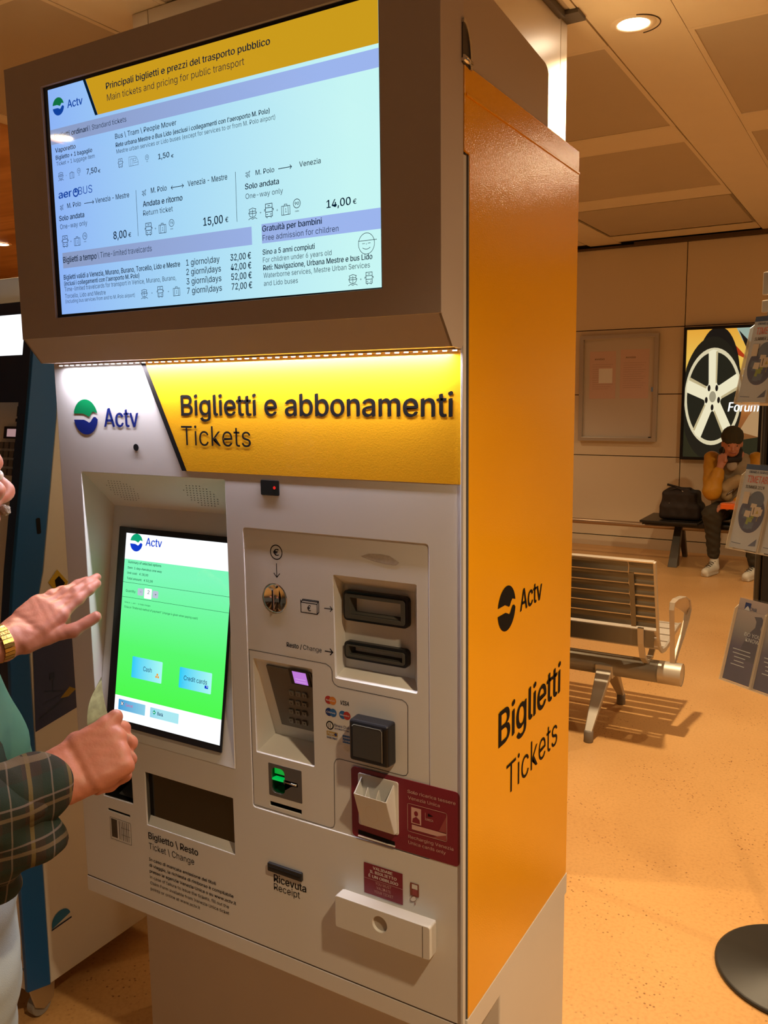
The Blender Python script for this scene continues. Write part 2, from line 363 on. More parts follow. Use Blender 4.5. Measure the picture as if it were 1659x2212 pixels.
rg_ = MB(); rg_.tube([(-.392 + .092 * math.cos(t), 2.366 + .092 * math.sin(t), 2.9985) for t in np.linspace(-1.3, 1.5, 20)], .0022, 6); rg_.build('open_clip_ring', GAPM, lamp0)
downlight(1.20, -0.805, 'round recessed ceiling light over the space before the yellow machine', 1.0, 103)
downlight(1.20, 3.945, 'round recessed ceiling light above the floor beyond the leaflet rack', 0.5, 158)
downlight(-1.97, 0.77, 'round recessed ceiling light in front of the column', 0.9)
downlight(-3.45, -2.30, 'round recessed ceiling light mirrored in the big price screen', 0.12)
downlight(-6.60, 4.00, 'round recessed ceiling light in the orange wood soffit', 1.6, z=2.988)
downlight(2.785, 0.775, 'added unseen fill light over the floor beside the leaflet rack', 0.75, 150)  # added out of view to light the yellow machine side evenly
downlight(1.9, 6.3, 'added unseen fill light above the end of the black seat row', 0.35)  # added out of view as ambient fill for the far end
downlight(-2.9, 5.53, 'added unseen fill light behind the column', 0.4)  # added where the column hides it, for ambient fill

# ================================================================== THE TICKET MACHINE
TM = thing('ticket_machine', (-0.47, 0.25, 0), 'white and yellow public transport ticket machine with a big price screen on top', 'ticket machine')
XL, XR, ZB, DEP = -0.935, -0.004, 0.535, 0.517
# cabinet shell behind the front
mb = MB(); mb.box(XL, XL + 0.004, 0.004, DEP, ZB, 2.04); mb.box(XL, XR, DEP - 0.004, DEP, ZB, 2.04); mb.box(XL, XR, 0.10, DEP, 2.036, 2.04); mb.box(XL, XR, 0.004, DEP, ZB, ZB + 0.003); mb.box(XR - .003, XR, 0.004, DEP, ZB, 2.04)
mb.build('cabinet', CREAM, TM)
mb = MB(); Ht = rrect(-.874, -.486, .885, 1.445, .004); Hm = rrect(-.738, -.497, .705, .824, .002)
Hs = [(-.866, .739), (-.775, .741), (-.775, .832), (-.779, .836), (-.864, .836)]
Hi = rrect(-.449, -.066, .818, 1.359, .007)
plate(mb, rrect(XL, XR, ZB, 1.70, .002), [Ht, Hm, Hs, Hi, rrect(-.857, -.787, .707, .7145, 0.002)], 0.0, 0.004, CREAM, 0.0012)
mb.build('front_panel', CREAM, TM)
# insert panel with its recesses
mb = MB(); K = (-.437, -.302, .930, 1.114); R = (-.254, -.090, 1.105, 1.290)
plate(mb, rrect(-.4485, -.0665, .8185, 1.3585, .0065), [rrect(*K, .003), rrect(*R, .003), rrect(-.409, -.332, .852, .916, .002), rrect(-.409, -.334, .830, .840, .001), circ(-.382, 1.233, .0285)], 0.0018, 0.005, CREAM, 0.0005)
mb.build('insert_panel', CREAM, TM)
def frustum(mb, a, yb, b, m, y0=0.004, back=True):   # a, b: x0,x1,z0,z1 at front / back
    p = [(a[0], y0, a[2]), (a[1], y0, a[2]), (a[1], y0, a[3]), (a[0], y0, a[3])]; yb = yb if isinstance(yb, tuple) else (yb, yb)
    q = [(b[0], yb[0], b[2]), (b[1], yb[0], b[2]), (b[1], yb[1], b[3]), (b[0], yb[1], b[3])]
    mb.add(p + q, [(i, (i + 1) % 4, 4 + (i + 1) % 4, 4 + i) for i in range(4)] + ([(4, 5, 6, 7)] if back else []), m); return q
mb = MB(); frustum(mb, R, 0.034, (-.252, -.112, 1.118, 1.268), None); mb.build('banknote_recess', CREAM_IN, TM, recalc=False)
mb = MB(); frustum(mb, K, (0.060, 0.008), (-.435, -.304, .947, 1.108), None); kr = mb.build('keypad_recess', CREAM_IN, TM, recalc=False)
# touch recess: tilted back plane through measured points
TP = np.array([-.838, .003, .91]); TQ = np.array([-.838, .07, 1.32]); TV = (TQ - TP) / np.linalg.norm(TQ - TP)
def tz(z): return .003 + (z - .91) * (.067 / .41)
mb = MB(); frustum(mb, (-.874, -.486, .885, 1.445), (tz(.886), tz(1.366)), (-.868, -.490, .886, 1.366), None, y0=0.002); mb.build('screen_recess', CREAM_IN, TM, recalc=False)
# speaker perforations in the recess top
sb = MB(); A_ = np.array([-.868, tz(1.366), 1.366]); nrm = np.array([0, -.079, -.077]); nrm /= np.linalg.norm(nrm)
dirv = np.array([0, -.075, .079]); 
for cx0 in (-.80, -.585):
    for r in range(9):
        for c in range(9):
            if abs(r - 4) + abs(c - 4) > 6: continue
            t = 0.22 + r * 0.068; x = cx0 + (c - 4) * 0.0085 + (0.00425 if r % 2 else 0)
            p = np.array([x, A_[1] + dirv[1] * t, A_[2] + dirv[2] * t]) + nrm * 0.0006
            if x > -.492: continue
            u = np.array([1, 0, 0]) * 0.0014; v = dirv / np.linalg.norm(dirv) * 0.0014
            sb.add([p + u * math.cos(a) + v * math.sin(a) for a in np.linspace(0, 2 * math.pi, 7)[:6]], [tuple(range(6))], None)
o = sb.build('speaker_holes', DARK, TM, recalc=False); o['kind'] = 'stuff'
# touch screen
n_t = np.cross([1, 0, 0], TV); T0 = Surf(TP + n_t * 0.001, (1, 0, 0), TV)
def tslab(x0, x1, v0, v1, h0, h1, m, name, par, bev=0.0):
    mb = MB(); q = lambda h: [T0.P(x0, v0, h), T0.P(x1, v0, h), T0.P(x1, v1, h), T0.P(x0, v1, h)]
    mb.hexa(q(h0), q(h1), m); return mb.build(name, None, par, bev)
ts = tslab(-.005, .316, 0.0, .418, 0.0, .004, BLACK, 'touch_screen', TM, 0.001)
SG = grad_screen('touch_display_green', 2, 0.955, 1.235, [(0.0, (0.07, 1.0, 0.06)), (0.45, (0.10, 1.0, 0.16)), (1.0, (0.22, 1.0, 0.52))], 0.95)
SW = mat('touch_display_white', (0.01, 0.01, 0.01), 0.1, emit=(0.92, 0.97, 1.0), es=1.15)
T1 = Surf(TP + n_t * 0.0055, (1, 0, 0), TV)
c8 = lambda x, y: T1.px(150 + x / 3.815, 1100 + y / 3.815)
lu0, lu1 = 0.018, 0.312; lv0, lv1 = 0.014, 0.406
gv1 = c8(485, 410)[1]; gv0 = c8(385, 1525)[1]
T1.poly(rrect(lu0, lu1, gv1, lv1), SW, 0); T1.poly(rrect(lu0, lu1, lv0, gv0), SW, 0); T1.poly(rrect(lu0, lu1, gv0, gv1), SG, 0)
T1.build('lit_picture', ts)
def T(s, f, body, x0, y0, x1, y1, cap, m, wt='m', k=1.0):
    a = f(x0, y0); b = f(x1, y1); c = f(x0, y0 - cap); s.text(body, a[0], a[1], b[0], abs(c[1] - a[1]) * k, m, wt)
GI = mat('screen_ink_green', (0.0, 0.05, 0.03), 0.4, emit=(0.0, 0.07, 0.03), es=1.0); BI = mat('screen_ink_navy', (0.004, 0.012, 0.05), 0.4, emit=(0.0, 0.03, 0.12), es=0.8)
LG = mat('screen_logo_green', (0, 0, 0), 0.3, emit=(0.0, 0.42, 0.20), es=0.9); LB = mat('screen_logo_blue', (0, 0, 0), 0.3, emit=(0.0, 0.05, 0.75), es=0.8)
cu, cv = c8(553, 275); r_ = (c8(605, 275)[0] - c8(502, 275)[0]) / 2; T1.logo(cu, cv, r_, LG, LB, rz=r_ * 1.02)
T(T1, c8, 'Actv', 628, 300, 762, 312, 66, LB, 'b')
T1.build('operator_logo', ts)
for a in (('Summary of selected options', 485, 442, 757, 475, 20, 'b'), ('Item  1 day+Aerobus one way', 481, 487, 762, 522, 18, 'b'), ('Unit cost:   \u20ac 28,00', 477, 530, 650, 548, 18, 'b'), ('Total amount:   \u20ac 52,00', 474, 575, 688, 600, 18, 'b'), ('Quantity:', 465, 678, 548, 688, 20, 'm'), ('Click on  +  and  -  to make changes', 455, 768, 668, 800, 12, 'm'), ('Click on "Preferred method of payment" (change is given when paying cash)', 452, 808, 1057, 912, 17, 'm')):
    T(T1, c8, *a[:6], GI, a[6])
for y in (600, 722): v = c8(470, y)[1]; T1.line([(lu0, v), (lu1, v)], 0.0007, GI)
def qrect(f, x0, y0, x1, y1): a = f(x0, y0); b = f(x1, y1); return a[0], b[0], min(a[1], b[1]), max(a[1], b[1])
def btn(x0, y0, x1, y1, m, h): a = c8(x0, y0); b = c8(x1, y0); c = c8(x0, y1); T1.poly(rrect(a[0], b[0], c[1], a[1], 0.002), m, h); return a[0], b[0], c[1], a[1]
T1.build('order_lettering', ts)
GB = mat('screen_grey_button', (0, 0, 0), 0.3, emit=(0.55, 0.62, 0.75), es=0.9)
btn(565, 650, 612, 708, GB, .0003); btn(620, 650, 682, 735, SW, .0003); btn(687, 670, 735, 730, GB, .0003)
T(T1, c8, '2', 643, 697, 660, 699, 30, GI, 'm'); T(T1, c8, '-', 583, 688, 594, 690, 18, GI, 'b'); T(T1, c8, '+', 704, 710, 718, 712, 18, GI, 'b')
def gbtn(name, x0, x1): return grad_screen(name, 0, x0, x1, [(0.0, (0.02, 0.62, 1.0)), (1.0, (0.42, 1.0, 0.95))], 0.95)
T1.build('quantity_selector', ts)
b1 = c8(522, 1210); b2 = c8(770, 1255); q = (-0.838 + b1[0], -0.838 + b2[0]); C1 = gbtn('screen_button_cash', *q)
T1.poly(rrect(b1[0], b2[0], c8(518, 1385)[1], b1[1], .002), C1, .0003)
T(T1, c8, 'Cash', 608, 1332, 678, 1345, 38, BI, 'm'); u, v = c8(725, 1378); OR = mat('screen_orange', (0, 0, 0), 0.3, emit=(1.0, 0.35, 0.02), es=0.9)
for du, dv in ((0, .0035), (-.0028, -.0012), (.0028, -.0012)): T1.poly(circ(u + du, v + dv, .0024, n=12), OR, .0006)
T1.build('cash_button', ts)
b1 = c8(912, 1298); b2 = c8(1178, 1345); C2 = gbtn('screen_button_card', -0.838 + b1[0], -0.838 + b2[0])
T1.poly(rrect(b1[0], b2[0], c8(903, 1468)[1], b1[1], .002), C2, .0003)
T(T1, c8, 'Credit cards', 943, 1406, 1135, 1440, 38, BI, 'm')
u, v = c8(1130, 1467); T1.poly(rrect(u - .0045, u + .0045, v - .003, v + .003, .0005), LB, .0006); T1.poly(rrect(u + .0005, u + .003, v, v + .0018), SW, .0008)
T1.build('card_button', ts)
C3 = grad_screen('screen_button_back', 0, -.81, -.68, [(0, (0.05, 0.36, 0.75)), (1, (0.45, 0.9, 0.98))], 0.9)
a = c8(408, 1560); b = c8(628, 1608); T1.poly(rrect(a[0], b[0], c8(405, 1648)[1], a[1], .0015), C3, .0003)
T(T1, c8, 'Cancel', 462, 1622, 523, 1637, 24, mat('screen_pink', (0, 0, 0), 0.3, emit=(0.8, 0.05, 0.3), es=0.8), 'm')
u, v = c8(437, 1600); T1.line([(u - .0025, v - .0025), (u + .0025, v + .0025)], .0014, SW, .001); T1.line([(u - .0025, v + .0025), (u + .0025, v - .0025)], .0014, SW, .001); T1.poly(rrect(u - .0035, u + .0035, v - .0035, v + .0035), MAROON, .0006)
T1.build('cancel_button', ts)
a = c8(668, 1630); b = c8(903, 1685); T1.poly(rrect(a[0], b[0], c8(664, 1712)[1], a[1], .0015), C3, .0003); T(T1, c8, 'Back', 725, 1697, 772, 1706, 28, BI, 'x')
u, v = c8(700, 1674); T1.poly([(u - .005, v), (u, v - .005), (u + .005, v), (u, v + .005)], LG, .0006); T1.line([(u + .002, v), (u - .003, v)], .0012, SW, .001)
T1.build('back_button', ts)
# cavities of the openings
def cavity(name, x0, x1, z0, z1, d, m, y0=0.0042):
    mb = MB(); frustum(mb, (x0, x1, z0, z1), d, (x0, x1, z0, z1), m, y0=y0); return mb.build(name, None, TM, recalc=False)
cavity('ticket_tray', -.738, -.497, .705, .824, .09, GREY)
fl_ = MB().add([(-.738, .012, .722), (-.497, .012, .722), (-.497, .012, .824), (-.738, .012, .824)], [(0, 1, 2, 3)]).build('tray_flap', mat('smoked_flap', (0.010, 0.009, 0.008), 0.12), TM, recalc=False)
MB().hexa([(-.738, .004, .705), (-.497, .004, .705), (-.497, .012, .722), (-.738, .012, .722)], [(-.738, .004, .704), (-.497, .004, .704), (-.497, .03, .704), (-.738, .03, .704)]).build('tray_lip', CREAM_IN, TM)
cavity('scanner_window', -.868, -.773, .738, .838, .06, DARK); cavity('scanner_slot', -.858, -.786, .7065, .715, .02, DARK)
MB().hexa([(-.84, .02, .742), (-.778, .02, .742), (-.778, .055, .756), (-.84, .055, .756)], [(-.84, .02, .740), (-.778, .02, .740), (-.778, .055, .74), (-.84, .055, .74)]).build('scanner_glass', GREY, TM)
cavity('card_slit', -.410, -.333, .829, .841, .02, DARK, .0052)
# card reader with green light
cr = MB(); plate(cr, rrect(-.4085, -.3325, .8525, .9155, .0015), [rrect(-.403, -.371, .859, .909, .010), rrect(-.374, -.341, .881, .8895, .002)], 0.0015, 0.006, mat('gunmetal', (0.16, 0.15, 0.14), 0.35, 0.7), 0.0004)
cr = cr.build('card_reader', MATS['gunmetal'], TM)
GL_ = mat('green_plastic', (0.0, 0.05, 0.02), 0.15); mb = MB(); frustum(mb, (-.404, -.370, .858, .910), .022, (-.400, -.374, .864, .904), None, y0=.006); mb.build('reader_throat', GL_, cr, recalc=False)
MB().box(-.4035, -.3705, .004, .016, .8825, .8855).build('throat_blade', mat('green_glow', (0.0, 0.3, 0.06), 0.2, emit=(0.0, 0.8, 0.12), es=0.5), cr)
MB().box(-.401, -.373, .010, .013, .893, .906).build('status_light', mat('green_light', (0, .3, .1), 0.3, emit=(0.0, 0.55, 0.05), es=0.55), cr)
MB().tube([(-.371, .001, .8855), (-.343, .001, .8855)], .0018, 8).build('reader_rim', CHROME, cr)
MB().box(-.374, -.341, .006, .016, .881, .8895).build('slot_dark', DARK, cr)
# keypad
KP = np.array([-.437, .060, .947]); KQ = np.array([-.437, .008, 1.108]); KV = (KQ - KP) / np.linalg.norm(KQ - KP)
KS = Surf(KP, (1, 0, 0), KV); ck = lambda x, y: KS.px(500 + x / 3.072, 1380 + y / 3.072)
a = ck(362, 180); b = ck(347, 560)
kx0 = b[0] - .002; ku1 = 0.128; kp = MB(); q = lambda h: [KS.P(kx0, b[1], h), KS.P(ku1, b[1], h), KS.P(ku1, a[1] - .004, h), KS.P(kx0, a[1] - .004, h)]
kp.hexa(q(0.0), q(.004)); kp = kp.build('keypad', mat('keypad_plate', (0.13, 0.12, 0.11), 0.35, 0.5), TM, 0.0008)
KS2 = Surf(KP + KS.N * .0042, (1, 0, 0), KV); ck2 = lambda x, y: KS2.px(500 + x / 3.072, 1380 + y / 3.072)
r0 = ck2(405, 208); r1 = ck2(410, 285); MB().hexa([KS2.P(r0[0] - .008, r1[1] - .003, 0), KS2.P(ku1 - .004, r1[1] - .003, 0), KS2.P(ku1 - .004, r0[1] + .003, 0), KS2.P(r0[0] - .008, r0[1] + .003, 0)], [KS2.P(r0[0] - .008, r1[1] - .003, .002), KS2.P(ku1 - .004, r1[1] - .003, .002), KS2.P(ku1 - .004, r0[1] + .003, .002), KS2.P(r0[0] - .008, r0[1] + .003, .002)]).build('display_bezel', BLACK, kp)
KS3 = Surf(KP + KS.N * .0066, (1, 0, 0), KV); KS3.poly(rrect(r0[0], ku1 - .009, r1[1], r0[1]), mat('pinpad_display', (0, 0, 0), 0.3, emit=(0.55, 0.20, 0.72), es=0.9), 0)
for k in range(2): KS3.poly(rrect(r0[0] + .004, ku1 - .013, r1[1] + .004 + k * .006, r1[1] + .005 + k * .006), mat('pinpad_text', (0, 0, 0), 0.3, emit=(0.75, 0.45, 0.9), es=0.9), .0003)
KS3.build('pad_display', kp)
for rr in range(4):
    for c in range(3):
        u, v = ck2(402 + c * 44, 357 + rr * 61 + c * 8); mb = MB(); g = .0052
        lo_ = [KS2.P(u - g, v - g, 0), KS2.P(u + g, v - g, 0), KS2.P(u + g, v + g, 0), KS2.P(u - g, v + g, 0)]; g = .0044
        hi_ = [KS2.P(u - g, v - g, .003), KS2.P(u + g, v - g, .003), KS2.P(u + g, v + g, .003), KS2.P(u - g, v + g, .003)]
        ko = mb.hexa(lo_, hi_).build('key', mat('key_metal', (0.20, 0.19, 0.17), 0.4, 0.6), kp)
        KS2.text('123456789*0#'[rr * 3 + c], u - .0017, v - .0024, u + .0017, .0048, INK, 'b', off=.0033)
KS2.build('key_lettering', kp)
# banknote slots on the recess back
def slot(name, x0, x1, z0, z1, ix0, ix1, iz0, iz1):
    t = MB(); plate(t, rrect(x0, x1, z0, z1, .007), [rrect(ix0, ix1, iz0, iz1, .001)], .022, .033, BLACK, .001)
    o = t.build(name, BLACK, TM)
    t = MB(); plate(t, rrect(x0 + .0045, x1 - .0045, z0 + .0045, z1 - .0045, .004), [rrect(ix0, ix1, iz0, iz1, .001)], .019, .0222, mat('bezel_grey', (0.075, 0.072, 0.062), 0.35), .0004); t.build('inner_rim', MATS['bezel_grey'], o)
    t = MB(); frustum(t, (ix0, ix1, iz0, iz1), .05, (ix0 + .012, ix1 - .012, iz0 + .008, iz1 - .010), None, y0=.020); t.build('throat', mat('throat_grey', (0.07, 0.068, 0.058), 0.35), o, recalc=False)
    MB().box(ix0 + .006, ix1 - .006, .040, .046, (iz0 + iz1) / 2 - .001, (iz0 + iz1) / 2 + .003).build('slot_mouth', DARK, o); return o
slot('banknote_slot', -.246, -.119, 1.207, 1.259, -.232, -.130, 1.218, 1.249)
slot('change_slot', -.246, -.120, 1.138, 1.168, -.236, -.128, 1.146, 1.162)
# coin entry: polished dish with a slit
mb = MB(); n = 40; prof = [(.0285, .0045), (.0265, .001), (.024, .003), (.014, .010), (.004, .012)]
vs = [(-.382 + r * math.cos(2 * math.pi * k / n), y, 1.233 + r * math.sin(2 * math.pi * k / n)) for r, y in prof for k in range(n)]
mb.add(vs, [(i * n + k, i * n + (k + 1) % n, (i + 1) * n + (k + 1) % n, (i + 1) * n + k) for i in range(4) for k in range(n)] + [tuple(range(4 * n, 5 * n))], None, True)
cn = mb.build('coin_entry', CHROME, TM, recalc=False); mb = MB().box(-.384, -.380, -.004, .012, 1.216, 1.250); mb.build('coin_slit', DARK, cn, .001)
MB().box(-.379, -.3775, -.006, .010, 1.214, 1.252).build('coin_guide', CHROME, cn, .0005)
MB().prism(circ(-.710, 1.498, .0068, n=24), 'y', -.0012, .003).build('camera_hole', BLACK, TM)
sn = MB().prism(rrect(-.403, -.362, 1.4205, 1.4475, .0025), 'y', -.0012, .004).build('proximity_sensor', BLACK, TM, 0.0004)
MB().prism(circ(-.372, 1.4345, .0028, n=12), 'y', -.0018, -.0010).build('red_light', mat('red_led', (0.2, 0, 0), 0.3, emit=(1, 0.03, 0.02), es=0.6), sn)
# contactless reader
cl = MB(); cl.hexa([(-.209, .002, .974), (-.131, .002, .974), (-.131, .002, 1.051), (-.209, .002, 1.051)], [(-.209, -.026, .976), (-.132, -.026, .976), (-.132, -.026, 1.049), (-.209, -.026, 1.049)]); cl = cl.build('contactless_reader', BLACK, TM, .005, seg=3)
MB().prism([(-.199, .986), (-.141, .986), (-.141, 1.040), (-.144, 1.043), (-.196, 1.043), (-.199, 1.040)], 'y', -.0295, -.025).build('reader_face', mat('reader_face', (0.055, 0.052, 0.05), 0.3, bump=0.05), cl, .0008)
MB().strip([(-.1405, -.0290, .986), (-.1405, -.0290, 1.0405), (-.1445, -.0290, 1.0435), (-.196, -.0290, 1.0435), (-.1995, -.029, 1.040)], (0, 1, 0), .003, .0009).build('metal_edge', CHROME, cl)
# maroon card sticker and card holder
fp = Surf((0, 0, 0), (1, 0, 0), (0, 0, 1)); fi = Surf((0, .0018, 0), (1, 0, 0), (0, 0, 1))
mb = MB(); plate(mb, rrect(-.222, -.012, .822, .952, .008), [], -.0008, .0002, MAROON); st = mb.build('maroon_sticker', MAROON, TM)
mb = MB(); mb.prism(rrect(-.207, -.126, .848, .944, .004), 'y', -.003, -.0008); ch = mb.build('card_holder', CREAM_IN, TM, .001)
A4 = [(-.199, -.026, .921), (-.135, -.026, .921), (-.130, -.030, .858), (-.186, -.022, .863)]
mb = MB()
o1 = [(-.203, -.003, .905), (-.203, -.003, .862)]
fr = [(-.200, -.027, .917), (-.134, -.030, .917), (-.130, -.012, .853), (-.196, -.010, .853)]
bk = [(-.200, -.025, .917), (-.134, -.028, .917), (-.130, -.010, .853), (-.196, -.008, .853)]
mb.hexa(fr, bk)
mb.hexa([(-.136, -.029, .917), (-.134, -.029, .917), (-.129, -.0115, .853), (-.131, -.0115, .853)], [(-.136, -.002, .938), (-.134, -.002, .938), (-.129, -.002, .853), (-.131, -.002, .853)])
mb.hexa([(-.2005, -.027, .917), (-.1985, -.027, .917), (-.1945, -.0095, .853), (-.1965, -.0095, .853)], [(-.2005, -.002, .938), (-.1985, -.002, .938), (-.1945, -.002, .853), (-.1965, -.002, .853)])
mb.build('holder_pocket', CREAM_IN, ch)
for x in (-.179, -.157): MB().add([(x, -.026, .915), (x, -.016, .929), (x, -.010, .905), (x + .0015, -.026, .915), (x + .0015, -.016, .929), (x + .0015, -.010, .905)], [(0, 1, 2), (3, 5, 4), (0, 3, 4, 1), (1, 4, 5, 2), (2, 5, 3, 0)]).build('divider', CREAM_IN, ch)
rg = Surf((0, -.022, .885), (1, 0, 0), (0, .262, .965)); rg.V = np.array([0, -.262, .965]); rg.N = np.cross(rg.U, rg.V)
rg.line([(-.166 + .012 * math.cos(t), .002 + .017 * math.sin(t)) for t in np.linspace(0, 2 * math.pi, 24)], .0006, mat('emboss', (0.62, 0.56, 0.48), 0.4), .003)
rg.build('embossed_mark', ch)
MB().prism([(-.209, .8285), (-.135, .8265), (-.135, .8335), (-.209, .8365)], 'y', -.0012, -.0006).build('sticker_slot', INK, st)
MB().prism(rrect(-.209, -.134, .8245, .8262), 'y', -.003, -.0006).build('slot_rim', CREAM_IN, st)
# lettering on the sticker
f0 = Surf((0, -.0009, 0), (1, 0, 0), (0, 0, 1))
f0.text('Solo', -.109, .9295, -.0895, .0058, PINKINK, 'x'); f0.text('ricarica tessere', -.086, .9295, -.019, .0058, PINKINK, 'm'); f0.text('Venezia Unica', -.108, .9185, -.048, .0058, PINKINK, 'm')
f0.text('Recharging Venezia', -.108, .8485, -.023, .0058, PINKINK, 'm'); f0.text('Unica cards only', -.108, .838, -.037, .0058, PINKINK, 'm')
f0.line(rrect(-.109, -.035, .861, .911, .003), .0008, PINKINK, closed=True)
f0.poly(rrect(-.102, -.083, .877, .906), PINKINK); f0.poly(rrect(-.101, -.036, .866, .8745), PINKINK)
f0.poly(circ(-.0925, .896, .0038, .0045, 14), MAROON, .0007); f0.poly([(-.100, .879), (-.085, .879), (-.086, .886), (-.0925, .8905), (-.099, .886)], MAROON, .0007)
f0.poly([(-.036, .876), (-.050, .876), (-.036, .905)], mat('rose_ink', (0.30, 0.06, 0.06), 0.4), .0005); f0.poly([(-.065, .862), (-.036, .862), (-.036, .872)], MATS['rose_ink'], .0008)
f0.text('UNICA', -.074, .889, -.060, .004, PINKINK, 'b'); f0.line([(-.075, .889), (-.075, .902)], .0006, PINKINK)
f0.poly([(-.070, .897), (-.060, .899), (-.070, .902)], INK, .0006)
f0.build('sticker_lettering', st)
# receipt slot
rc = MB().prism(rrect(-.414, -.334, .700, .717, .002), 'y', -.005, .002).build('receipt_slot', mat('rubber_black', (0.02, 0.02, 0.022), 0.45), TM, .001)
MB().box(-.410, -.338, -.0058, -.0045, .706, .711).build('slot_gap', DARK, rc)
# validator box
vb = MB(); plate(vb, rrect(-.243, -.055, .6565, .7145, .003), [circ(-.1515, .6895, .0155)], -.028, -.004, None, .001); vb = vb.build('validator_box', CREAM, TM)
MB().box(-.241, -.057, -.005, 0.0, .6585, .7125).build('box_back', CREAM_IN, vb)
MB().prism(circ(-.1515, .6895, .017, n=28), 'y', -.0225, -.006).build('window_disc', mat('grey_disc', (0.45, 0.40, 0.34), 0.5), vb)
MB().box(-.0675, -.067, -.0286, -.0275, .657, .714).build('lid_joint', GAPM, vb); MB().box(-.240, -.068, -.0125, -.0115, .7143, .7148).build('lid_joint', GAPM, vb)
f0.poly(rrect(-.1985, -.120, .7205, .7785), MAROON, .0002)
for t_, v_, a_, b_, w_ in (('VALIDARE', .7700, -.180, -.140, 'x'), ('IL BIGLIETTO', .7620, -.1865, -.132, 'x'), ('\u00c8 UN OBBLIGO', .7535, -.189, -.129, 'x'), ('YOU MUST', .7425, -.175, -.143, 'l'), ('VALIDATE', .7345, -.173, -.144, 'l'), ('YOUR TICKET', .7265, -.178, -.139, 'l')):
    f0.text(t_, a_, v_, b_, .0053, WHITEINK if w_ == 'x' else PINKINK, w_)
f0.line([(-.1985, .7500), (-.120, .7500)], .0006, PINKINK)
f0.build('validate_notice', TM)
# small hand-and-ticket pictogram
f0.poly(rrect(-.1055, -.0885, .744, .768, .002), mat('dull_red_print', (0.22, 0.05, 0.03), 0.5), .0002); f0.poly(rrect(-.102, -.091, .7575, .766), CREAM_IN, .0004); f0.poly(rrect(-.101, -.0915, .746, .757), mat('rose_ink', (1, 1, 1)), .0004)
f0.poly([(-.106, .737), (-.100, .744), (-.095, .745), (-.093, .740), (-.097, .735), (-.103, .7335)], CREAM_IN, .0006); f0.line([(-.106, .737), (-.100, .744), (-.095, .745), (-.093, .740), (-.097, .735), (-.103, .7335)], .0007, MATS['dull_red_print'], .0008, True); f0.line([(-.096, .733), (-.096, .729)], .0015, MATS['dull_red_print'])
f0.build('ticket_pictogram', TM)
# pictograms and words of the insert panel
a = [(-.445, 1.129), (-.272, 1.1285), (-.2625, 1.124), (-.259, 1.117), (-.259, 1.101), (-.255, 1.0945), (-.247, 1.091), (-.119, 1.090), (-.1115, 1.0865), (-.108, 1.081), (-.109, .964), (-.1125, .9585), (-.119, .9565), (-.247, .958), (-.255, .955), (-.259, .947), (-.2605, .834), (-.263, .826), (-.270, .822), (-.4465, .823)]
fi.line(a, .0009, INK, closed=True)
fi.build('payment_outline', TM)
def ring(s, u, v, r, w, m, rz=None): s.polys([circ(u, v, r, rz), circ(u, v, r - w, (rz or r) - w)], m)
ring(fi, -.3745, 1.3185, .0138, .0018, INK); fi.text('\u20ac', -.3815, 1.3125, -.3685, .012, INK, 'b')
fi.line([(-.3745, 1.298), (-.3745, 1.2735)], .0015, INK); fi.line([(-.381, 1.280), (-.3745, 1.2728), (-.368, 1.280)], .0015, INK)
fi.build('coin_pictogram', TM)
fi.line([(-.323, 1.2375), (-.323, 1.2155), (-.288, 1.2155), (-.288, 1.2335), (-.323, 1.2335)], .0014, INK); fi.line([(-.323, 1.2335), (-.3195, 1.2375), (-.2845, 1.2375), (-.2845, 1.2195), (-.288, 1.2155)], .0014, INK); fi.line([(-.288, 1.2335), (-.2845, 1.2395)], .0012, INK); fi.line([(-.3195, 1.2375), (-.3185, 1.2395), (-.2845, 1.2395)], .0012, INK); fi.text('\u20ac', -.3095, 1.2195, -.3015, .010, INK, 'b')
def arrow(s, u0, u1, v, w, m, h=.0045, both=False):
    s.line([(u0, v), (u1 - .001, v)], w, m); s.line([(u1 - h, v + h), (u1, v), (u1 - h, v - h)], w, m)
    if both: s.line([(u0 + h, v + h), (u0, v), (u0 + h, v - h)], w, m)
fi.build('banknote_pictogram', TM); arrow(fi, -.2725, -.256, 1.2285, .0014, INK); fi.build('arrow_mark', TM); arrow(fi, -.273, -.2568, 1.1515, .0018, INK, .0055)
fi.text('Resto /', -.3572, 1.1470, -.3235, .0085, INK, 'b'); fi.text('Change', -.3205, 1.1475, -.2805, .0085, INK, 'l')
fi.build('change_lettering', TM)
# card marks
RED = mat('ink_red', (0.45, 0.03, 0.02), 0.4); ORG = mat('ink_orange', (0.65, 0.22, 0.03), 0.4); NAV = mat('ink_navy', (0.01, 0.03, 0.16), 0.4); GOLD = mat('ink_gold', (0.45, 0.30, 0.08), 0.4); SKYI = mat('ink_sky', (0.02, 0.12, 0.35), 0.4)
def pair(u, v, a, b, txt, tm=WHITEINK): fi.poly(circ(u - .0045, v, .0075, n=20), a, .0003); fi.poly(circ(u + .0045, v, .0075, n=20), b, .0005); fi.text(txt, u - .0095, v - .0015, u + .0095, .0032, tm, 'b', off=.001)
pair(-.264, 1.063, RED, ORG, 'MasterCard'); pair(-.2635, 1.041, NAV, SKYI, 'Cirrus'); pair(-.2345, 1.041, SKYI, RED, 'Maestro')
fi.text('VISA', -.244, 1.0595, -.2255, .0075, INK, 'x', shear=.15)
fi.poly(circ(-.2665, 1.0165, .008, n=24), INK, .0003); fi.poly(circ(-.2665, 1.0165, .0058, n=20), CREAM_IN, .0006); fi.line([(-.2682, 1.0125), (-.2682, 1.0205)], .001, INK, .001); fi.line([(-.2648, 1.0125), (-.2648, 1.0205)], .001, INK, .001)
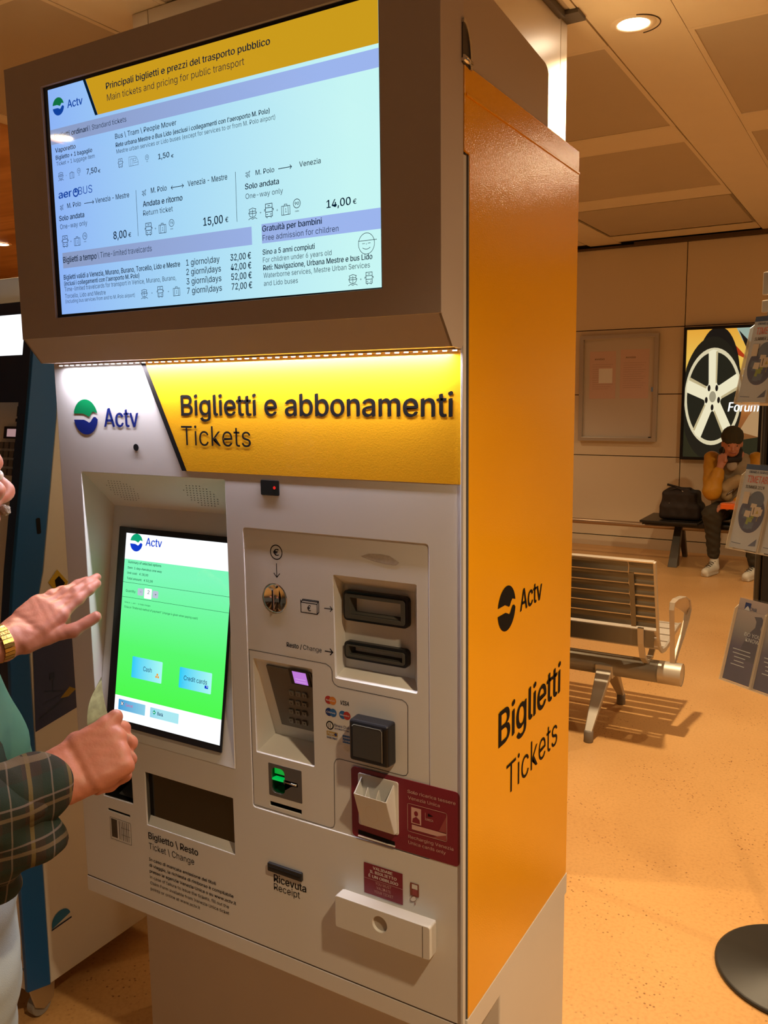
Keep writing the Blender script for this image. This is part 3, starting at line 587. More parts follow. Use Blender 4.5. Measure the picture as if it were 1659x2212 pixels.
fi.text('Diners Club', -.257, 1.0165, -.2255, .0050, NAV, 'm'); fi.text('INTERNATIONAL', -.257, 1.0115, -.2255, .0028, NAV, 'b')
fi.poly(rrect(-.274, -.2505, .9975, 1.0055), GOLD, .0003); fi.text('Pago', -.2715, .9995, -.259, .0045, CREAM_IN, 'b', off=.0006); fi.poly([(-.258, 1.0015), (-.2545, .998), (-.251, 1.0015), (-.2545, 1.005)], NAV, .0006); fi.text('BANCOMAT', -.2735, .9918, -.2508, .0038, NAV, 'x')
fi.poly(rrect(-.240, -.2155, .990, 1.004), SKYI, .0003); fi.text('AMERICAN', -.239, .9985, -.2165, .0032, WHITEINK, 'b', off=.0006); fi.text('EXPRESS', -.239, .9925, -.2165, .0032, WHITEINK, 'b', off=.0006)
fi.build('card_marks', TM)
fi.poly([(-.196, 1.3275), (-.180, 1.333), (-.158, 1.334), (-.140, 1.3325), (-.122, 1.323), (-.128, 1.318), (-.150, 1.3185), (-.172, 1.3215)], mat('scuffed_glue', (0.42, 0.37, 0.32), 0.7, var=0.35, vscale=160), .0003)
fi.build('glue_stain', TM)
# words on the lower panel
fp.text('Biglietto \\ Resto', -.7350, .6755, -.5955, .0145, INK, 'b'); fp.text('Ticket \\ Change', -.7350, .6525, -.6075, .0140, INK, 'l')
for i, (t_, w_, e_) in enumerate((('In caso di mancata emissione dei titoli', 'b', -.551), ('di viaggio, la richiesta di rimborso \u00e8 compilabile', 'b', -.506), ('presso le agenzie Venezia Unica o su www.actv.it', 'b', -.500), ('in case of failure to issue the tickets, fill out the', 'm', -.519), ('Claim Form available from Venezia Unica ticket', 'm', -.519), ('points or online at www.actv.it', 'm', -.597))):
    fp.text(t_, -.737, .6255 - i * .01345, e_, .0068, INK if w_ == 'b' else mat('grey_ink', (0.045, 0.04, 0.035), 0.5), w_)
fp.build('tray_lettering', TM)
fp.text('Ricevuta', -.403, .679, -.327, .0150, INK, 'b'); fp.text('Receipt', -.403, .662, -.342, .0140, INK, 'l')
fp.build('receipt_lettering', TM)
fp.line(rrect(-.850, -.787, .645, .695, .002), .0007, INK, closed=True)
for i in range(6): u = -.822 + i * .0055; fp.line([(u, .650), (u, .692)], .0010 if i % 2 else .0016, mat('grey_ink', (1, 1, 1)))
for z_ in (.662, .678): fp.line([(-.817, z_), (-.790, z_)], .0007, MATS['grey_ink'])
fp.poly(rrect(-.847, -.829, .650, .692), MATS['grey_ink'], .0003)
fp.build('code_label', TM)
# banner
mb = Surf((0, -.0002, 0), (1, 0, 0), (0, 0, 1))
bn = MB(); plate(bn, [(-.677, 1.6615), (-.5835, 1.4565), (-.0045, 1.4565), (-.0045, 1.6615)], [], -.0009, .0002, YELLOWF); bn = bn.build('yellow_banner', YELLOWF, TM)
mb = Surf((0, -.0009, 0), (1, 0, 0), (0, 0, 1))
mb.poly([(-.6855, 1.6615), (-.6735, 1.6615), (-.5785, 1.4565), (-.5905, 1.4565)], INK)
mb.text('Biglietti e abbonamenti', -.586, 1.5605, -.0225, .0375, INK, 'b'); mb.text('Tickets', -.588, 1.5050, -.4215, .0365, INK, 'l')
mb.build('banner_lettering', bn); mb.O = np.array((0, -.0001, 0))
mb.logo(-.849, 1.5565, .0355, GREEN, BLUE); mb.text('Actv', -.7965, 1.5375, -.699, .0365, BLUE, 'b'); mb.build('operator_logo', bn)
# right side: yellow sheet with a fold near the top, white door edge, bottom band
ys = MB()
pl = [(.0075, .5455), (.0075, 1.942), (-.009, 1.944), (-.009, 2.0625), (.513, 2.0585), (.513, .5435), (.46, .5405), (.40, .5455), (.30, .5425), (.20, .5445), (.10, .5415)]
ys.prism(pl, 'x', -.0035, 0.0, YELLOW)
ys = ys.build('yellow_side_sheet', YELLOW, TM, .001)
MB().prism([(-.004, 2.024), (.513, 2.0195), (.513, 2.0155), (-.004, 2.020)], 'x', -.001, .0018).build('sheet_crease', YELLOW, ys, .0006)
sd = Surf((.0002, 0, 0), (0, 1, 0), (0, 0, 1)); sd.logo(.162, 1.2245, .040, INK, INK); sd.text('Actv', .224, 1.2040, .336, .0395, INK, 'b'); sd.build('operator_logo', ys); sd.text('Biglietti', .129, .9815, .453, .0640, INK, 'b'); sd.text('Tickets', .167, .8750, .438, .0590, INK, 'l'); sd.build('side_lettering', ys)
MB().box(XR - .004, XR + .001, -.006, .0045, ZB, 1.940).build('door_edge', CREAM, TM, .001)
MB().box(XR - .003, XR + .0035, .0045, .0070, ZB, 1.940).build('rubber_seal', GREY, TM)
MB().box(-.003, .0015, 0.002, .515, .500, .5465).build('side_band', CREAM, TM, .001)
# bottom lip and plinth
lp = MB(); lp.prism([(-.0005, .5335), (-.0005, .497), (.012, .4935), (.14, .4935), (.14, .5335)], 'x', XL - .003, XR + .002); lp.build('bottom_lip', CREAM, TM, .002)
MB().box(XL, XR + .002, -.0002, .003, .5335, .5355).build('seam', GAPM, TM)
pb = MB(); pb.box(-.905, -.055, .135, .47, 0.0, .494); pb.build('plinth', mat('plinth_paint', (0.56, 0.50, 0.44), 0.45, var=0.03), TM, .003)
MB().box(-.06, -.002, .150, .515, .02, .497).build('plinth_side_panel', CREAM, TM, .003)
MB().box(XL + .003, XR, .135, .515, .494, .500).build('base_tray', CREAM_IN, TM)
# display housing
hs = MB(); hx0, hx1 = -.916, -.0015
plo = [(hx0, 1.71), (hx1, 1.71), (hx1, 2.205), (hx0, 2.205)]; win = [(-.8165, 1.7445), (-.0965, 1.7485), (-.0965, 2.158), (-.8165, 2.158)]
plate(hs, plo, [win], -.084, -.078, HOUSE, .001)
hs.add([(hx0, -.083, 1.71), (hx1, -.083, 1.71), (hx1, -.046, 1.664), (hx0, -.046, 1.664)], [(0, 1, 2, 3)], HOUSE)       # chamfer
hs.add([(hx0, -.046, 1.664), (hx1, -.046, 1.664), (hx1, -.012, 1.664), (hx0, -.012, 1.664)], [(0, 1, 2, 3)], HOUSE)
hs.prism([(-.083, 1.71), (-.046, 1.664), (-.016, 1.662), (-.010, 1.668), (-.010, 2.20), (-.083, 2.204)], 'x', hx1 - .004, hx1, HOUSE)
hs.prism([(-.083, 1.71), (-.046, 1.664), (-.010, 1.664), (-.010, 2.20), (-.083, 2.204)], 'x', hx0, hx0 + .004, HOUSE)
hs = hs.build('display_housing', HOUSE, TM, .0012, seg=1)
hr = MB().prism([(-.010, 2.0), (.30, 2.0), (.343, 2.03), (.343, 2.152), (.338, 2.160), (.328, 2.165), (-.08, 2.203), (-.08, 2.16), (-.010, 2.15)], 'x', hx0 + .002, hx1 - .0015).build('housing_rear', mat('housing_side_paint', (0.52, 0.43, 0.34), 0.5, var=0.03), TM, .001)
# half-moon grip cut into the side with a steel cam
gp = MB(); arc = [(-.016 + .026 * math.cos(t), 2.066 + .052 * math.sin(t)) for t in np.linspace(-math.pi / 2 * 0.1, math.pi / 2, 14)]
gp.prism([(-.016, 2.062)] + arc, 'x', -.004, .0004); gp = gp.build('grip_recess', mat('grip_dark', (0.06, 0.05, 0.04), 0.5), TM)
MB().strip([(.0008, y, z) for y, z in arc], (1, 0, 0), .0035, .006).build('grip_rim', STEEL, gp)
MB().tube([(.001, -.016, 2.068), (.001, .010, 2.066)], .0045, 10).build('grip_pin', CHROME, gp)
# display glass, black border, lit picture
db = MB().box(-.8165, -.0965, -.079, -.070, 1.744, 2.158).build('display_panel', BLACK, TM)
D = Surf((0, -.0795, 0), (1, 0, 0), (0, 0, 1)); dA = lambda x, y: D.px(80 + x / 3.456, y / 3.456); dB = lambda x, y: D.px(80 + x / 3.456, 350 + y / 3.456); dC = lambda x, y: D.px(500 + x / 4.608, 300 + y / 4.608)
DU0, DU1, DV0, DV1 = -.803, -.1005, 1.7515, 2.1505
G0 = [(0.0, (0.28, 0.48, 1.0)), (0.5, (0.42, 0.75, 1.0)), (1.0, (0.62, 1.0, 0.98))]  # left-to-right tint imitates the viewing-angle shift, painted into the emission
SB = grad_screen('price_screen_white', 0, -.82, -.15, G0, 0.92, rough=0.03); SBG = grad_screen('price_screen_band', 0, -.80, -.2, [(0.0, (0.27, 0.35, 0.58)), (1.0, (0.36, 0.50, 0.92))], 0.92, rough=0.03)
SY = mat('price_screen_yellow', (0.02, 0.012, 0.0), 0.03, emit=(0.62, 0.34, 0.012), es=0.95)
NV = mat('price_screen_navy', (0.0, 0.004, 0.02), 0.05, emit=(0.0, 0.012, 0.035), es=0.8); SBL = mat('price_screen_blue', (0, 0, 0), 0.05, emit=(0.005, 0.06, 0.38), es=0.9); SGR = mat('price_screen_green', (0, 0, 0), 0.05, emit=(0.005, 0.18, 0.06), es=0.9)
D.poly(rrect(DU0, DU1, DV0, DV1), SB, 0)
vy = dA(455, 857)[1]; vb0 = dA(1659, 565)[1]; vb1 = dA(135, 1078)[1]
xa, xb_ = dA(362, 583)[0], dA(455, 857)[0]
D.poly([(xa, DV1), (xb_, vy), (DU1, vy), (DU1, DV1)], SY, .0003); k_ = dA(343, 590)[0]
D.poly([(k_, DV1), (xa, DV1), (xb_, vy), (xb_ - (xa - k_), vy)], NV, .0005)
D.poly(rrect(DU0, DU1, vb1, vy - .006), SBG, .0003)
a = dB(190, 680); b = dB(1602, 480); c = dB(1605, 618); D.poly(rrect(a[0], b[0], dB(200, 795)[1], a[1]), SBG, .0003)
a = dC(300, 850); D.poly(rrect(a[0], DU1, dC(308, 1042)[1], a[1]), SBG, .0003)
D.build('lit_picture', db)
r_ = (dA(203, 795)[0] - dA(117, 795)[0]) / 2; u, v = dA(160, 795); D.logo(u, v, r_, SGR, SBL)
for f, L in ((dA, (('Actv', 228, 808, 343, 775, 60, 'b'),)),): 
    for q in L: T(D, f, *q[:6], SBL, q[6])
for q in (('Principali biglietti e prezzi del trasporto pubblico', 517, 668, 1742, 355, 48, 'b'), ('Main tickets and pricing for public transport', 525, 755, 1548, 487, 50, 'l'),
          ('Biglietti ordinari', 130, 1040, 383, 975, 38, 'b'), ('\\ Standard tickets', 390, 975, 668, 905, 38, 'l'), ('Vaporetto', 138, 1142, 290, 1110, 34, 'b'), ('Biglietto + 1 bagaglio', 142, 1195, 414, 1135, 31, 'b'), ('Ticket + 1 luggage item', 147, 1240, 432, 1182, 30, 'l'),
          ('Bus \\ Tram \\ People Mover', 585, 1038, 1042, 935, 38, 'm'), ("Rete urbana Mestre o Bus Lido (esclusi i collegamenti con l'aeroporto M. Polo)", 590, 1100, 1738, 835, 33, 'b'), ('Mestre urban services or Lido buses (except for services to or from M. Polo airport)', 595, 1148, 1780, 905, 32, 'l'),
          ('7,50', 372, 1302, 450, 1288, 40, 'b'), ('\u20ac', 457, 1290, 476, 1285, 24, 'b'), ('1,50', 906, 1190, 990, 1172, 40, 'b'), ('\u20ac', 1002, 1178, 1022, 1172, 24, 'b')): T(D, dA, *q[:6], NV, q[6])
T(D, dB, 'aer', 163, 275, 262, 252, 66, SBL, 'x', 0.86); u, v = dB(290, 228); ring(D, u, v, .0078, .0026, SBL); D.poly([(u - .0045, v), (u + .0045, v), (u, v + .006)], SBL); T(D, dB, 'BUS', 312, 246, 415, 232, 58, SBL, 'l')
for q in (('M. Polo', 228, 345, 330, 325, 36, 'm'), ('Venezia - Mestre', 437, 308, 690, 268, 38, 'm'), ('Solo andata', 168, 442, 355, 412, 38, 'b'), ('One-way only', 175, 503, 377, 468, 36, 'l'), ('8,00', 573, 577, 672, 562, 56, 'b'), ('\u20ac', 684, 560, 705, 556, 32, 'b'),
          ('M. Polo', 852, 233, 970, 213, 40, 'm'), ('Venezia - Mestre', 1127, 183, 1422, 133, 42, 'm'), ('Andata e ritorno', 792, 336, 1088, 288, 42, 'b'), ('Return ticket', 795, 403, 1015, 368, 40, 'l'), ('15,00', 1243, 477, 1390, 450, 60, 'b'), ('\u20ac', 1407, 450, 1430, 446, 38, 'b'),
          ('Biglietti a tempo', 198, 754, 447, 718, 44, 'b'), ('\\ Time-limited travelcards', 455, 718, 858, 665, 42, 'l'), ('Biglietti validi a Venezia, Murano, Burano, Torcello, Lido e Mestre', 202, 880, 1070, 778, 36, 'b'), ("(inclusi i collegamenti con l'aeroporto M. Polo)", 205, 925, 765, 858, 32, 'b'),
          ('Time-limited travelcards for transport in Venice, Murano, Burano,', 208, 968, 1040, 885, 33, 'l'), ('Torcello, Lido and Mestre', 212, 1018, 514, 988, 32, 'l'), ('(including bus services from and to M. Polo airport)', 215, 1055, 732, 1005, 27, 'l'),
          ('1 giorno\\day', 1115, 775, 1365, 745, 46, 'm'), ('2 giorni\\days', 1116, 845, 1375, 815, 46, 'm'), ('3 giorni\\days', 1118, 915, 1378, 885, 46, 'm'), ('7 giorni\\days', 1122, 985, 1382, 958, 46, 'm'),
          ('32,00 \u20ac', 1445, 738, 1600, 718, 48, 'b'), ('42,00 \u20ac', 1448, 810, 1602, 790, 48, 'b'), ('52,00 \u20ac', 1452, 882, 1605, 862, 48, 'b'), ('72,00 \u20ac', 1455, 955, 1608, 935, 48, 'b')): T(D, dB, *q[:6], NV, q[6])
for q in (('M. Polo', 243, 362, 428, 330, 50, 'm'), ('Venezia', 677, 280, 890, 245, 53, 'm'), ('Solo andata', 137, 505, 475, 450, 56, 'b'), ('One-way only', 143, 600, 515, 550, 52, 'l'), ('14,00', 948, 690, 1190, 655, 78, 'b'), ('\u20ac', 1210, 650, 1247, 645, 50, 'b'),
          ('Gratuit\u00e0 per bambini', 308, 925, 902, 843, 58, 'b'), ('Free admission for children', 313, 1015, 1068, 925, 56, 'l'), ('Sino a 5 anni compiuti', 312, 1155, 832, 1100, 52, 'b'), ('For children under 6 years old', 316, 1232, 998, 1165, 50, 'l'),
          ('Reti: Navigazione, Urbana Mestre e bus Lido', 318, 1310, 1405, 1205, 52, 'b'), ('Waterborne services, Mestre Urban Services', 322, 1385, 1380, 1295, 50, 'l'), ('and Lido buses', 325, 1465, 663, 1432, 50, 'l')): T(D, dC, *q[:6], NV, q[6])
def sz(f, x, y, s): return abs(f(x, y)[1] - f(x, y - s)[1])
def bus(f, x, y, h, m=NV):
    u, v = f(x, y); H = sz(f, x, y, h); W = H * .62; w = H * .048; L = D.line
    L([(u - W / 2, v - H * .4), (u - W / 2, v + H / 2), (u + W / 2, v + H / 2), (u + W / 2, v - H * .4)], w, m, closed=True)
    for t in (.22, -.08): L([(u - W / 2, v + H * t), (u + W / 2, v + H * t)], w, m)
    L([(u - W * .15, v + H * .36), (u + W * .15, v + H * .36)], w, m)
    for s in (-1, 1): L([(u + s * W * .2, v - H * .25), (u + s * W * .38, v - H * .25)], w, m); L([(u + s * W * .3, v - H * .4), (u + s * W * .3, v - H / 2)], w, m); L([(u + s * W / 2, v + H * .12), (u + s * W * .66, v + H * .12), (u + s * W * .66, v)], w, m)
def boat(f, x, y, h, m=NV):
    u, v = f(x, y); H = sz(f, x, y, h); w = H * .050; L = D.line
    P = lambda *a: [(u + p * H, v + q * H) for p, q in a]
    L(P((-.42, .38), (0, .5), (.42, .38)), w, m); L(P((-.36, .36), (-.36, .1), (-.46, .1), (-.34, -.2), (0, -.36), (.34, -.2), (.46, .1), (.36, .1), (.36, .36)), w, m); L(P((-.36, .2), (.36, .2)), w, m); L(P((0, .36), (0, -.36)), w, m); L(P((-.4, .02), (.4, .02)), w, m); L(P((-.5, -.5), (-.25, -.38), (0, -.5), (.25, -.38), (.5, -.5)), w, m)
def case(f, x, y, h, m=NV):
    u, v = f(x, y); H = sz(f, x, y, h); w = H * .052; L = D.line; W = H
    L([(u - W / 2, v - H / 2), (u + W / 2, v - H / 2), (u + W / 2, v + H * .32), (u - W / 2, v + H * .32)], w, m, closed=True); L([(u - W * .15, v + H * .32), (u - W * .15, v + H * .48), (u + W * .15, v + H * .48), (u + W * .15, v + H * .32)], w, m)
    for s in (-1, 1): L([(u + s * W * .28, v - H / 2), (u + s * W * .28, v + H * .32)], w, m)
    D.text('1', u - W * .06, v - H * .27, u + W * .08, H * .38, m, 'b')
def clock(f, x, y, r, t, m=NV):
    u, v = f(x, y); R_ = sz(f, x, y, r); ring(D, u, v, R_, R_ * .14, m); D.text(t, u - R_ * .58, v - R_ * .32, u + R_ * .58, R_ * .66, m, 'b'); D.text('min', u - R_ * .5, v - R_ * 1.75, u + R_ * .5, R_ * .35, m, 'b')
def plus(f, x, y, s, m=NV):
    u, v = f(x, y); q = sz(f, x, y, s) / 2; D.line([(u - q, v), (u + q, v)], q * .35, m); D.line([(u, v - q), (u, v + q)], q * .35, m)
def plane(f, x, y, s, m=NV):
    u, v = f(x, y); q = sz(f, x, y, s) / 2; o = [(1, 0), (.8, .12), (.35, .14), (-.15, .85), (-.4, .85), (-.1, .14), (-.6, .14), (-.8, .4), (-1, .4), (-.85, 0)]
    o += [(a_, -b_) for a_, b_ in o[-2:0:-1]]; c_, s_ = math.cos(math.radians(48)), math.sin(math.radians(48))
    D.line([(u + q * (a_ * c_ - b_ * s_), v + q * (a_ * s_ + b_ * c_)) for a_, b_ in o], q * .13, m, closed=True)
boat(dA, 180, 1318, 62); plus(dA, 220, 1310, 8); case(dA, 262, 1306, 50); clock(dA, 313, 1275, 20, '75'); bus(dA, 625, 1220, 68); clock(dA, 822, 1175, 20, '75')
u, v = dA(722, 1202); D.line([(u - .011, v - .0075), (u + .011, v - .0075), (u + .011, v - .001), (u + .007, v + .006), (u + .003, v + .0075), (u - .011, v + .0075)], .0005, NV, closed=True); D.line(rrect(u - .007, u - .002, v - .0075, v + .004), .0005, NV, closed=True); D.line(rrect(u, u + .006, v, v + .004), .0005, NV, closed=True); D.line([(u, v - .003), (u + .011, v - .003)], .0005, NV)
plane(dB, 188, 338, 46); bus(dB, 212, 595, 88); plus(dB, 255, 593, 12); case(dB, 302, 590, 66); clock(dB, 358, 553, 26, '75')
plane(dB, 803, 228, 52); bus(dB, 835, 503, 95); plus(dB, 886, 497, 14); case(dB, 938, 493, 74); clock(dB, 1005, 455, 28, '75')
boat(dB, 803, 985, 70); plus(dB, 860, 978, 12); bus(dB, 922, 971, 84); plus(dB, 983, 967, 12); case(dB, 1043, 964, 68)
plane(dC, 168, 350, 72); boat(dC, 213, 745, 112); plus(dC, 292, 735, 20); bus(dC, 375, 716, 142); plus(dC, 457, 710, 20); case(dC, 542, 702, 108); clock(dC, 652, 643, 48, '90')
boat(dC, 1210, 1405, 108); plus(dC, 1290, 1398, 18); bus(dC, 1372, 1388, 122)
u, v = dC(1345, 1042); R_ = .0155; ring(D, u, v, R_ * .92, .0008, NV, rz=R_); D.line([(u - R_ * .88, v + R_ * .28), (u + R_ * 1.15, v + R_ * .28)], .0008, NV); D.line([(u - R_ * .42 + R_ * .84 * k / 8, v - R_ * .38 - R_ * .14 * math.sin(math.pi * k / 8)) for k in range(9)], .0008, NV)
for s in (-1, 1): D.line([(u + s * R_ * .45, v + R_ * .02), (u + s * R_ * .18, v + R_ * .02)], .0007, NV)
D.line([(u, v + R_ * .02), (u, v - R_ * .1)], .0006, NV)
def harrow(f, a, b, both=False): p = f(*a); q = f(*b); arrow(D, p[0], q[0], (p[1] + q[1]) / 2, .0011, NV, .0028, both)
harrow(dB, (355, 310), (425, 298)); harrow(dB, (1003, 192), (1095, 177), True); harrow(dC, (470, 300), (600, 275))
for f, p, q in ((dB, (740, 212), (760, 552)), (dB, (1482, 75), (1497, 445))): a = f(*p); b = f(*q); D.line([a, (a[0], b[1])], .0008, NV)
D.build('price_lettering', db)
# LED strip under the housing
ls = MB().box(-.905, -.012, -.016, -.0065, 1.6605, 1.664).build('led_strip', mat('strip_board', (0.35, 0.27, 0.2), 0.4), TM)
mb = MB()
for k in range(54): x = -.900 + k * .0167; mb.box(x - .003, x + .003, -.0135, -.0095, 1.6588, 1.6606)
mb.build('diode_row', mat('led', (1, 1, 1), 0.3, emit=(1.0, 0.90, 0.92), es=3.0), ls)
l = bpy.data.lights.new('strip_light', 'AREA'); l.shape = 'RECTANGLE'; l.size = .86; l.size_y = .005; l.energy = 7.0; l.color = (0.93, 0.88, 1.0)
lo = bpy.data.objects.new('strip_light', l); COL.objects.link(lo); lo.parent = TM; lo.location = Vector((-.458, -.0115, 1.657)) - Vector(TM.location); lo.rotation_euler = (math.radians(-8), 0, 0)
# ================================================================== BLUE MACHINE NEXT TO IT
BL = mat('blue_paint', (0.006, 0.095, 0.30), 0.35, bump=0.04, bscale=400); NVP = mat('navy_paint', (0.010, 0.028, 0.085), 0.35)
BM = thing('payment_kiosk', (-1.55, 0.35, 0), 'blue and cream self-service kiosk with a bright white screen', 'kiosk')
xb, xk = -1.24, -1.86
prof = [(.037, .10), (.040, .55), (.060, 1.0), (.087, 1.18), (.170, 1.628), (.205, 1.83)]; rear = [(.104, .08), (.108, .60), (.113, .985), (.167, 1.164), (.238, 1.545), (.275, 1.835)]
def yat(pf, z):
    for (y0, z0), (y1, z1) in zip(pf, pf[1:]):
        if z0 <= z <= z1: return y0 + (y1 - y0) * (z - z0) / (z1 - z0)
    return pf[0][0] if z < pf[0][1] else pf[-1][0]
MB().prism([(y + .004, z) for y, z in rear] + [(.70, 1.80), (.72, .075)], 'x', xk, xb - .004).build('cream_cabinet', mat('kiosk_cream', (0.66, 0.62, 0.55), 0.45, var=0.03), BM, .002)
MB().prism(prof + rear[::-1], 'x', xb - .012, xb, None).build('blue_side_band', BL, BM, .002)
MB().prism(prof + rear[::-1], 'x', xk, xk + .012, None).build('blue_side_band', BL, BM, .002)
# front face in navy with openings: screen window, cream keypad bay, cream lower panel
def fpanel(x0, x1, z0, z1, m, name, out=0.0, th=.012, bev=.001):
    mb = MB(); zz = [z0] + [z for _, z in prof if z0 + .01 < z < z1 - .01] + [z1]
    for a, b_ in zip(zz, zz[1:]):
        ya, yb = yat(prof, a) + .004 - out, yat(prof, b_) + .004 - out
        mb.hexa([(x0, ya, a), (x1, ya, a), (x1, yb, b_), (x0, yb, b_)], [(x0, ya + th, a), (x1, ya + th, a), (x1, yb + th, b_), (x0, yb + th, b_)])
    return mb.build(name, m, BM, 0)
fpanel(xb - .045, xb - .012, .62, 1.83, NVP, 'navy_frame'); fpanel(xk + .012, xk + .045, .62, 1.83, NVP, 'navy_frame'); fpanel(xk + .045, xb - .045, 1.80, 1.83, NVP, 'navy_frame'); fpanel(xk + .045, xb - .045, 1.585, 1.70, NVP, 'navy_frame'); fpanel(xk + .045, xb - .045, .62, 1.00, NVP, 'navy_frame')
fpanel(xk + .045, xb - .045, 1.70, 1.80, mat('kiosk_screen', (0, 0, 0), 0.2, emit=(0.96, 0.98, 1.0), es=1.25), 'bright_screen', -.003, .006)
fpanel(xk + .012, xb - .012, .16, .60, MATS['kiosk_cream'], 'lower_door', .0); fpanel(xk + .012, xb - .012, .10, .152, MATS['kiosk_cream'], 'kick_plate')
bay = fpanel(xk + .045, xb - .045, 1.00, 1.585, CREAM_IN, 'keypad_bay', -.03, .01)
def bayp(x, z, o=0): return np.array([x, yat(prof, z) + .004 + .03 - o, z])
def bq(x0, x1, z0, z1, m, name, h): 
    q = lambda o: [bayp(x0, z0, o), bayp(x1, z0, o), bayp(x1, z1, o), bayp(x0, z1, o)]
    return MB().hexa(q(0), q(h)).build(name, m, BM if bay is None else bay, 0)
bq(xb - .125, xb - .055, 1.495, 1.525, BLACK, 'small_display', .006); bq(xb - .112, xb - .064, 1.500, 1.519, mat('pink_display', (0, 0, 0), 0.3, emit=(0.55, 0.33, 0.33), es=0.7), 'display_picture', .0065)
for r in range(4):
    for c in range(4): x = xb - .066 - c * .022; z = 1.478 - r * .022; bq(x - .008, x + .008, z - .008, z + .008, MATS['key_metal'], 'key', .006)
bq(xb - .075, xb - .052, 1.55, 1.575, BLACK, 'lock_block', .01); bq(xb - .078, xb - .05, 1.537, 1.545, BLACK, 'lock_slot', .01)
# side stickers, poster, lock slot, caster
sk = Surf((xb - .0035, 0, 0), (0, 1, 0), (0, 0, 1)); se = Surf((xb + .0002, 0, 0), (0, 1, 0), (0, 0, 1))
sk.poly([(.116, .765), (.262, .790), (.262, .985), (.126, .985)], mat('poster_blue', (0.035, 0.05, 0.13), 0.25), .0006)
sk.line([(.150, .86), (.205, .845)], .004, NVP, .001); sk.line([(.145, .83), (.20, .838)], .003, NVP, .001); sk.line([(.13, .795), (.262, .845)], .006, NVP, .001); sk.line([(.175, .855), (.175, .885)], .003, NVP, .001); sk.poly(rrect(.167, .183, .883, .903), NVP, .0012); sk.poly([(.195, .828), (.225, .850), (.245, .838), (.22, .825)], mat('poster_gold', (0.30, 0.19, 0.02), 0.4), .0012)
sk.build('side_poster', BM)
sk.poly([(.183, 1.135), (.212, 1.163), (.243, 1.125), (.215, 1.093)], mat('sticker_yellow', (0.55, 0.36, 0.02), 0.4), .0006); sk.poly([(.203, 1.137), (.216, 1.146), (.233, 1.124), (.218, 1.106), (.206, 1.113)], INK, .0010); sk.build('yellow_sticker', BM)
sk.poly(circ(.152, .232, .030, .030, 24)[1:14], mat('sticker_blue', (0.02, 0.16, 0.35), 0.4), .0006); sk.line([(.122, .222), (.182, .225)], .004, NVP, .001); sk.build('round_sticker', BM)
se.poly(rrect(.158, .170, 1.262, 1.302, .004), INK, .0004); se.build('lock_slot', BM)
cs = MB().prism(circ(.085, .030, .029, n=24), 'x', xb - .040, xb - .014).build('caster_wheel', mat('caster_grey', (0.30, 0.28, 0.25), 0.4), BM, .003)
MB().prism([(.045, .10), (.125, .10), (.115, .035), (.085, .022), (.060, .040)], 'x', xb - .012, xb - .006).build('caster_fork', STEEL, BM, .001)
MB().prism(circ(.62, .030, .029, n=24), 'x', xb - .040, xb - .014).build('caster_wheel', MATS['caster_grey'], BM, .003); MB().prism(circ(.62, .030, .029, n=24), 'x', xk + .014, xk + .040).build('caster_wheel', MATS['caster_grey'], BM, .003); MB().prism(circ(.085, .030, .029, n=24), 'x', xk + .014, xk + .040).build('caster_wheel', MATS['caster_grey'], BM, .003)
MB().prism([(.585, .10), (.655, .10), (.64, .03), (.60, .03)], 'x', xb - .012, xb - .006).build('caster_fork', STEEL, BM, .001)
MB().box(-1.80, -1.47, .33, .58, 1.80, 1.915).build('top_box', MATS['kiosk_cream'], BM, .003)

# ================================================================== STEEL BENCH
BN = thing('metal_bench', (-1.15, 2.75, 0), 'grey metal slatted waiting bench seen from behind, on a round tube', 'bench')
MB().tube([(-2.10, 2.75, .290), (-.302, 2.75, .290)], .052, 28).build('beam', mat('beam_grey', (0.27, 0.24, 0.19), 0.45, 0.4), BN)
MB().lathe((0, 0, 0), [(.001, 0), (.049, 0), (.052, .003), (.052, .104), (.049, .107), (.046, .107), (.046, .100), (.001, .100)], 28)
e = MB(); n = 28
e.tube([(-.303, 2.75, .290), (-.200, 2.75, .290)], .053, 28, caps=False); e.tube([(-.204, 2.75, .290), (-.202, 2.75, .290)], .050, 28); e.build('end_cap', ALU, BN)
for xs in (-.548, -1.75):
    lg = MB()
    for sg, yy in ((-1, 2.475), (1, 3.02)):
        a = (2.75 + sg * .020, .285); b_ = (yy, .05)
        lg.hexa([(xs - .038, a[0] - .028, a[1]), (xs + .038, a[0] - .028, a[1]), (xs + .038, a[0] + .028, a[1]), (xs - .038, a[0] + .028, a[1])], [(xs - .017, b_[0] - .016, b_[1]), (xs + .017, b_[0] - .016, b_[1]), (xs + .017, b_[0] + .016, b_[1]), (xs - .017, b_[0] + .016, b_[1])])
    lg.hexa([(xs - .042, 2.70, .235), (xs + .042, 2.70, .235), (xs + .042, 2.80, .235), (xs - .042, 2.80, .235)], [(xs - .042, 2.69, .30), (xs + .042, 2.69, .30), (xs + .042, 2.81, .30), (xs - .042, 2.81, .30)])
    l_ = lg.build('leg', ALU, BN, .004)
    for yy in (2.475, 3.02): MB().lathe((xs, yy, 0), [(.021, 0), (.022, .004), (.021, .050), (.017, .056)], 18).build('foot', mat('foot_grey', (0.22, 0.19, 0.16), 0.5), l_)
def bp(z):  # backrest line: y at height z
    return 2.62 - (z - .47) * .32
zt = [.855, .797, .744, .692, .640, .588, .534]
SL = mat('slat_metal', (0.22, 0.20, 0.16), 0.36, 0.6)
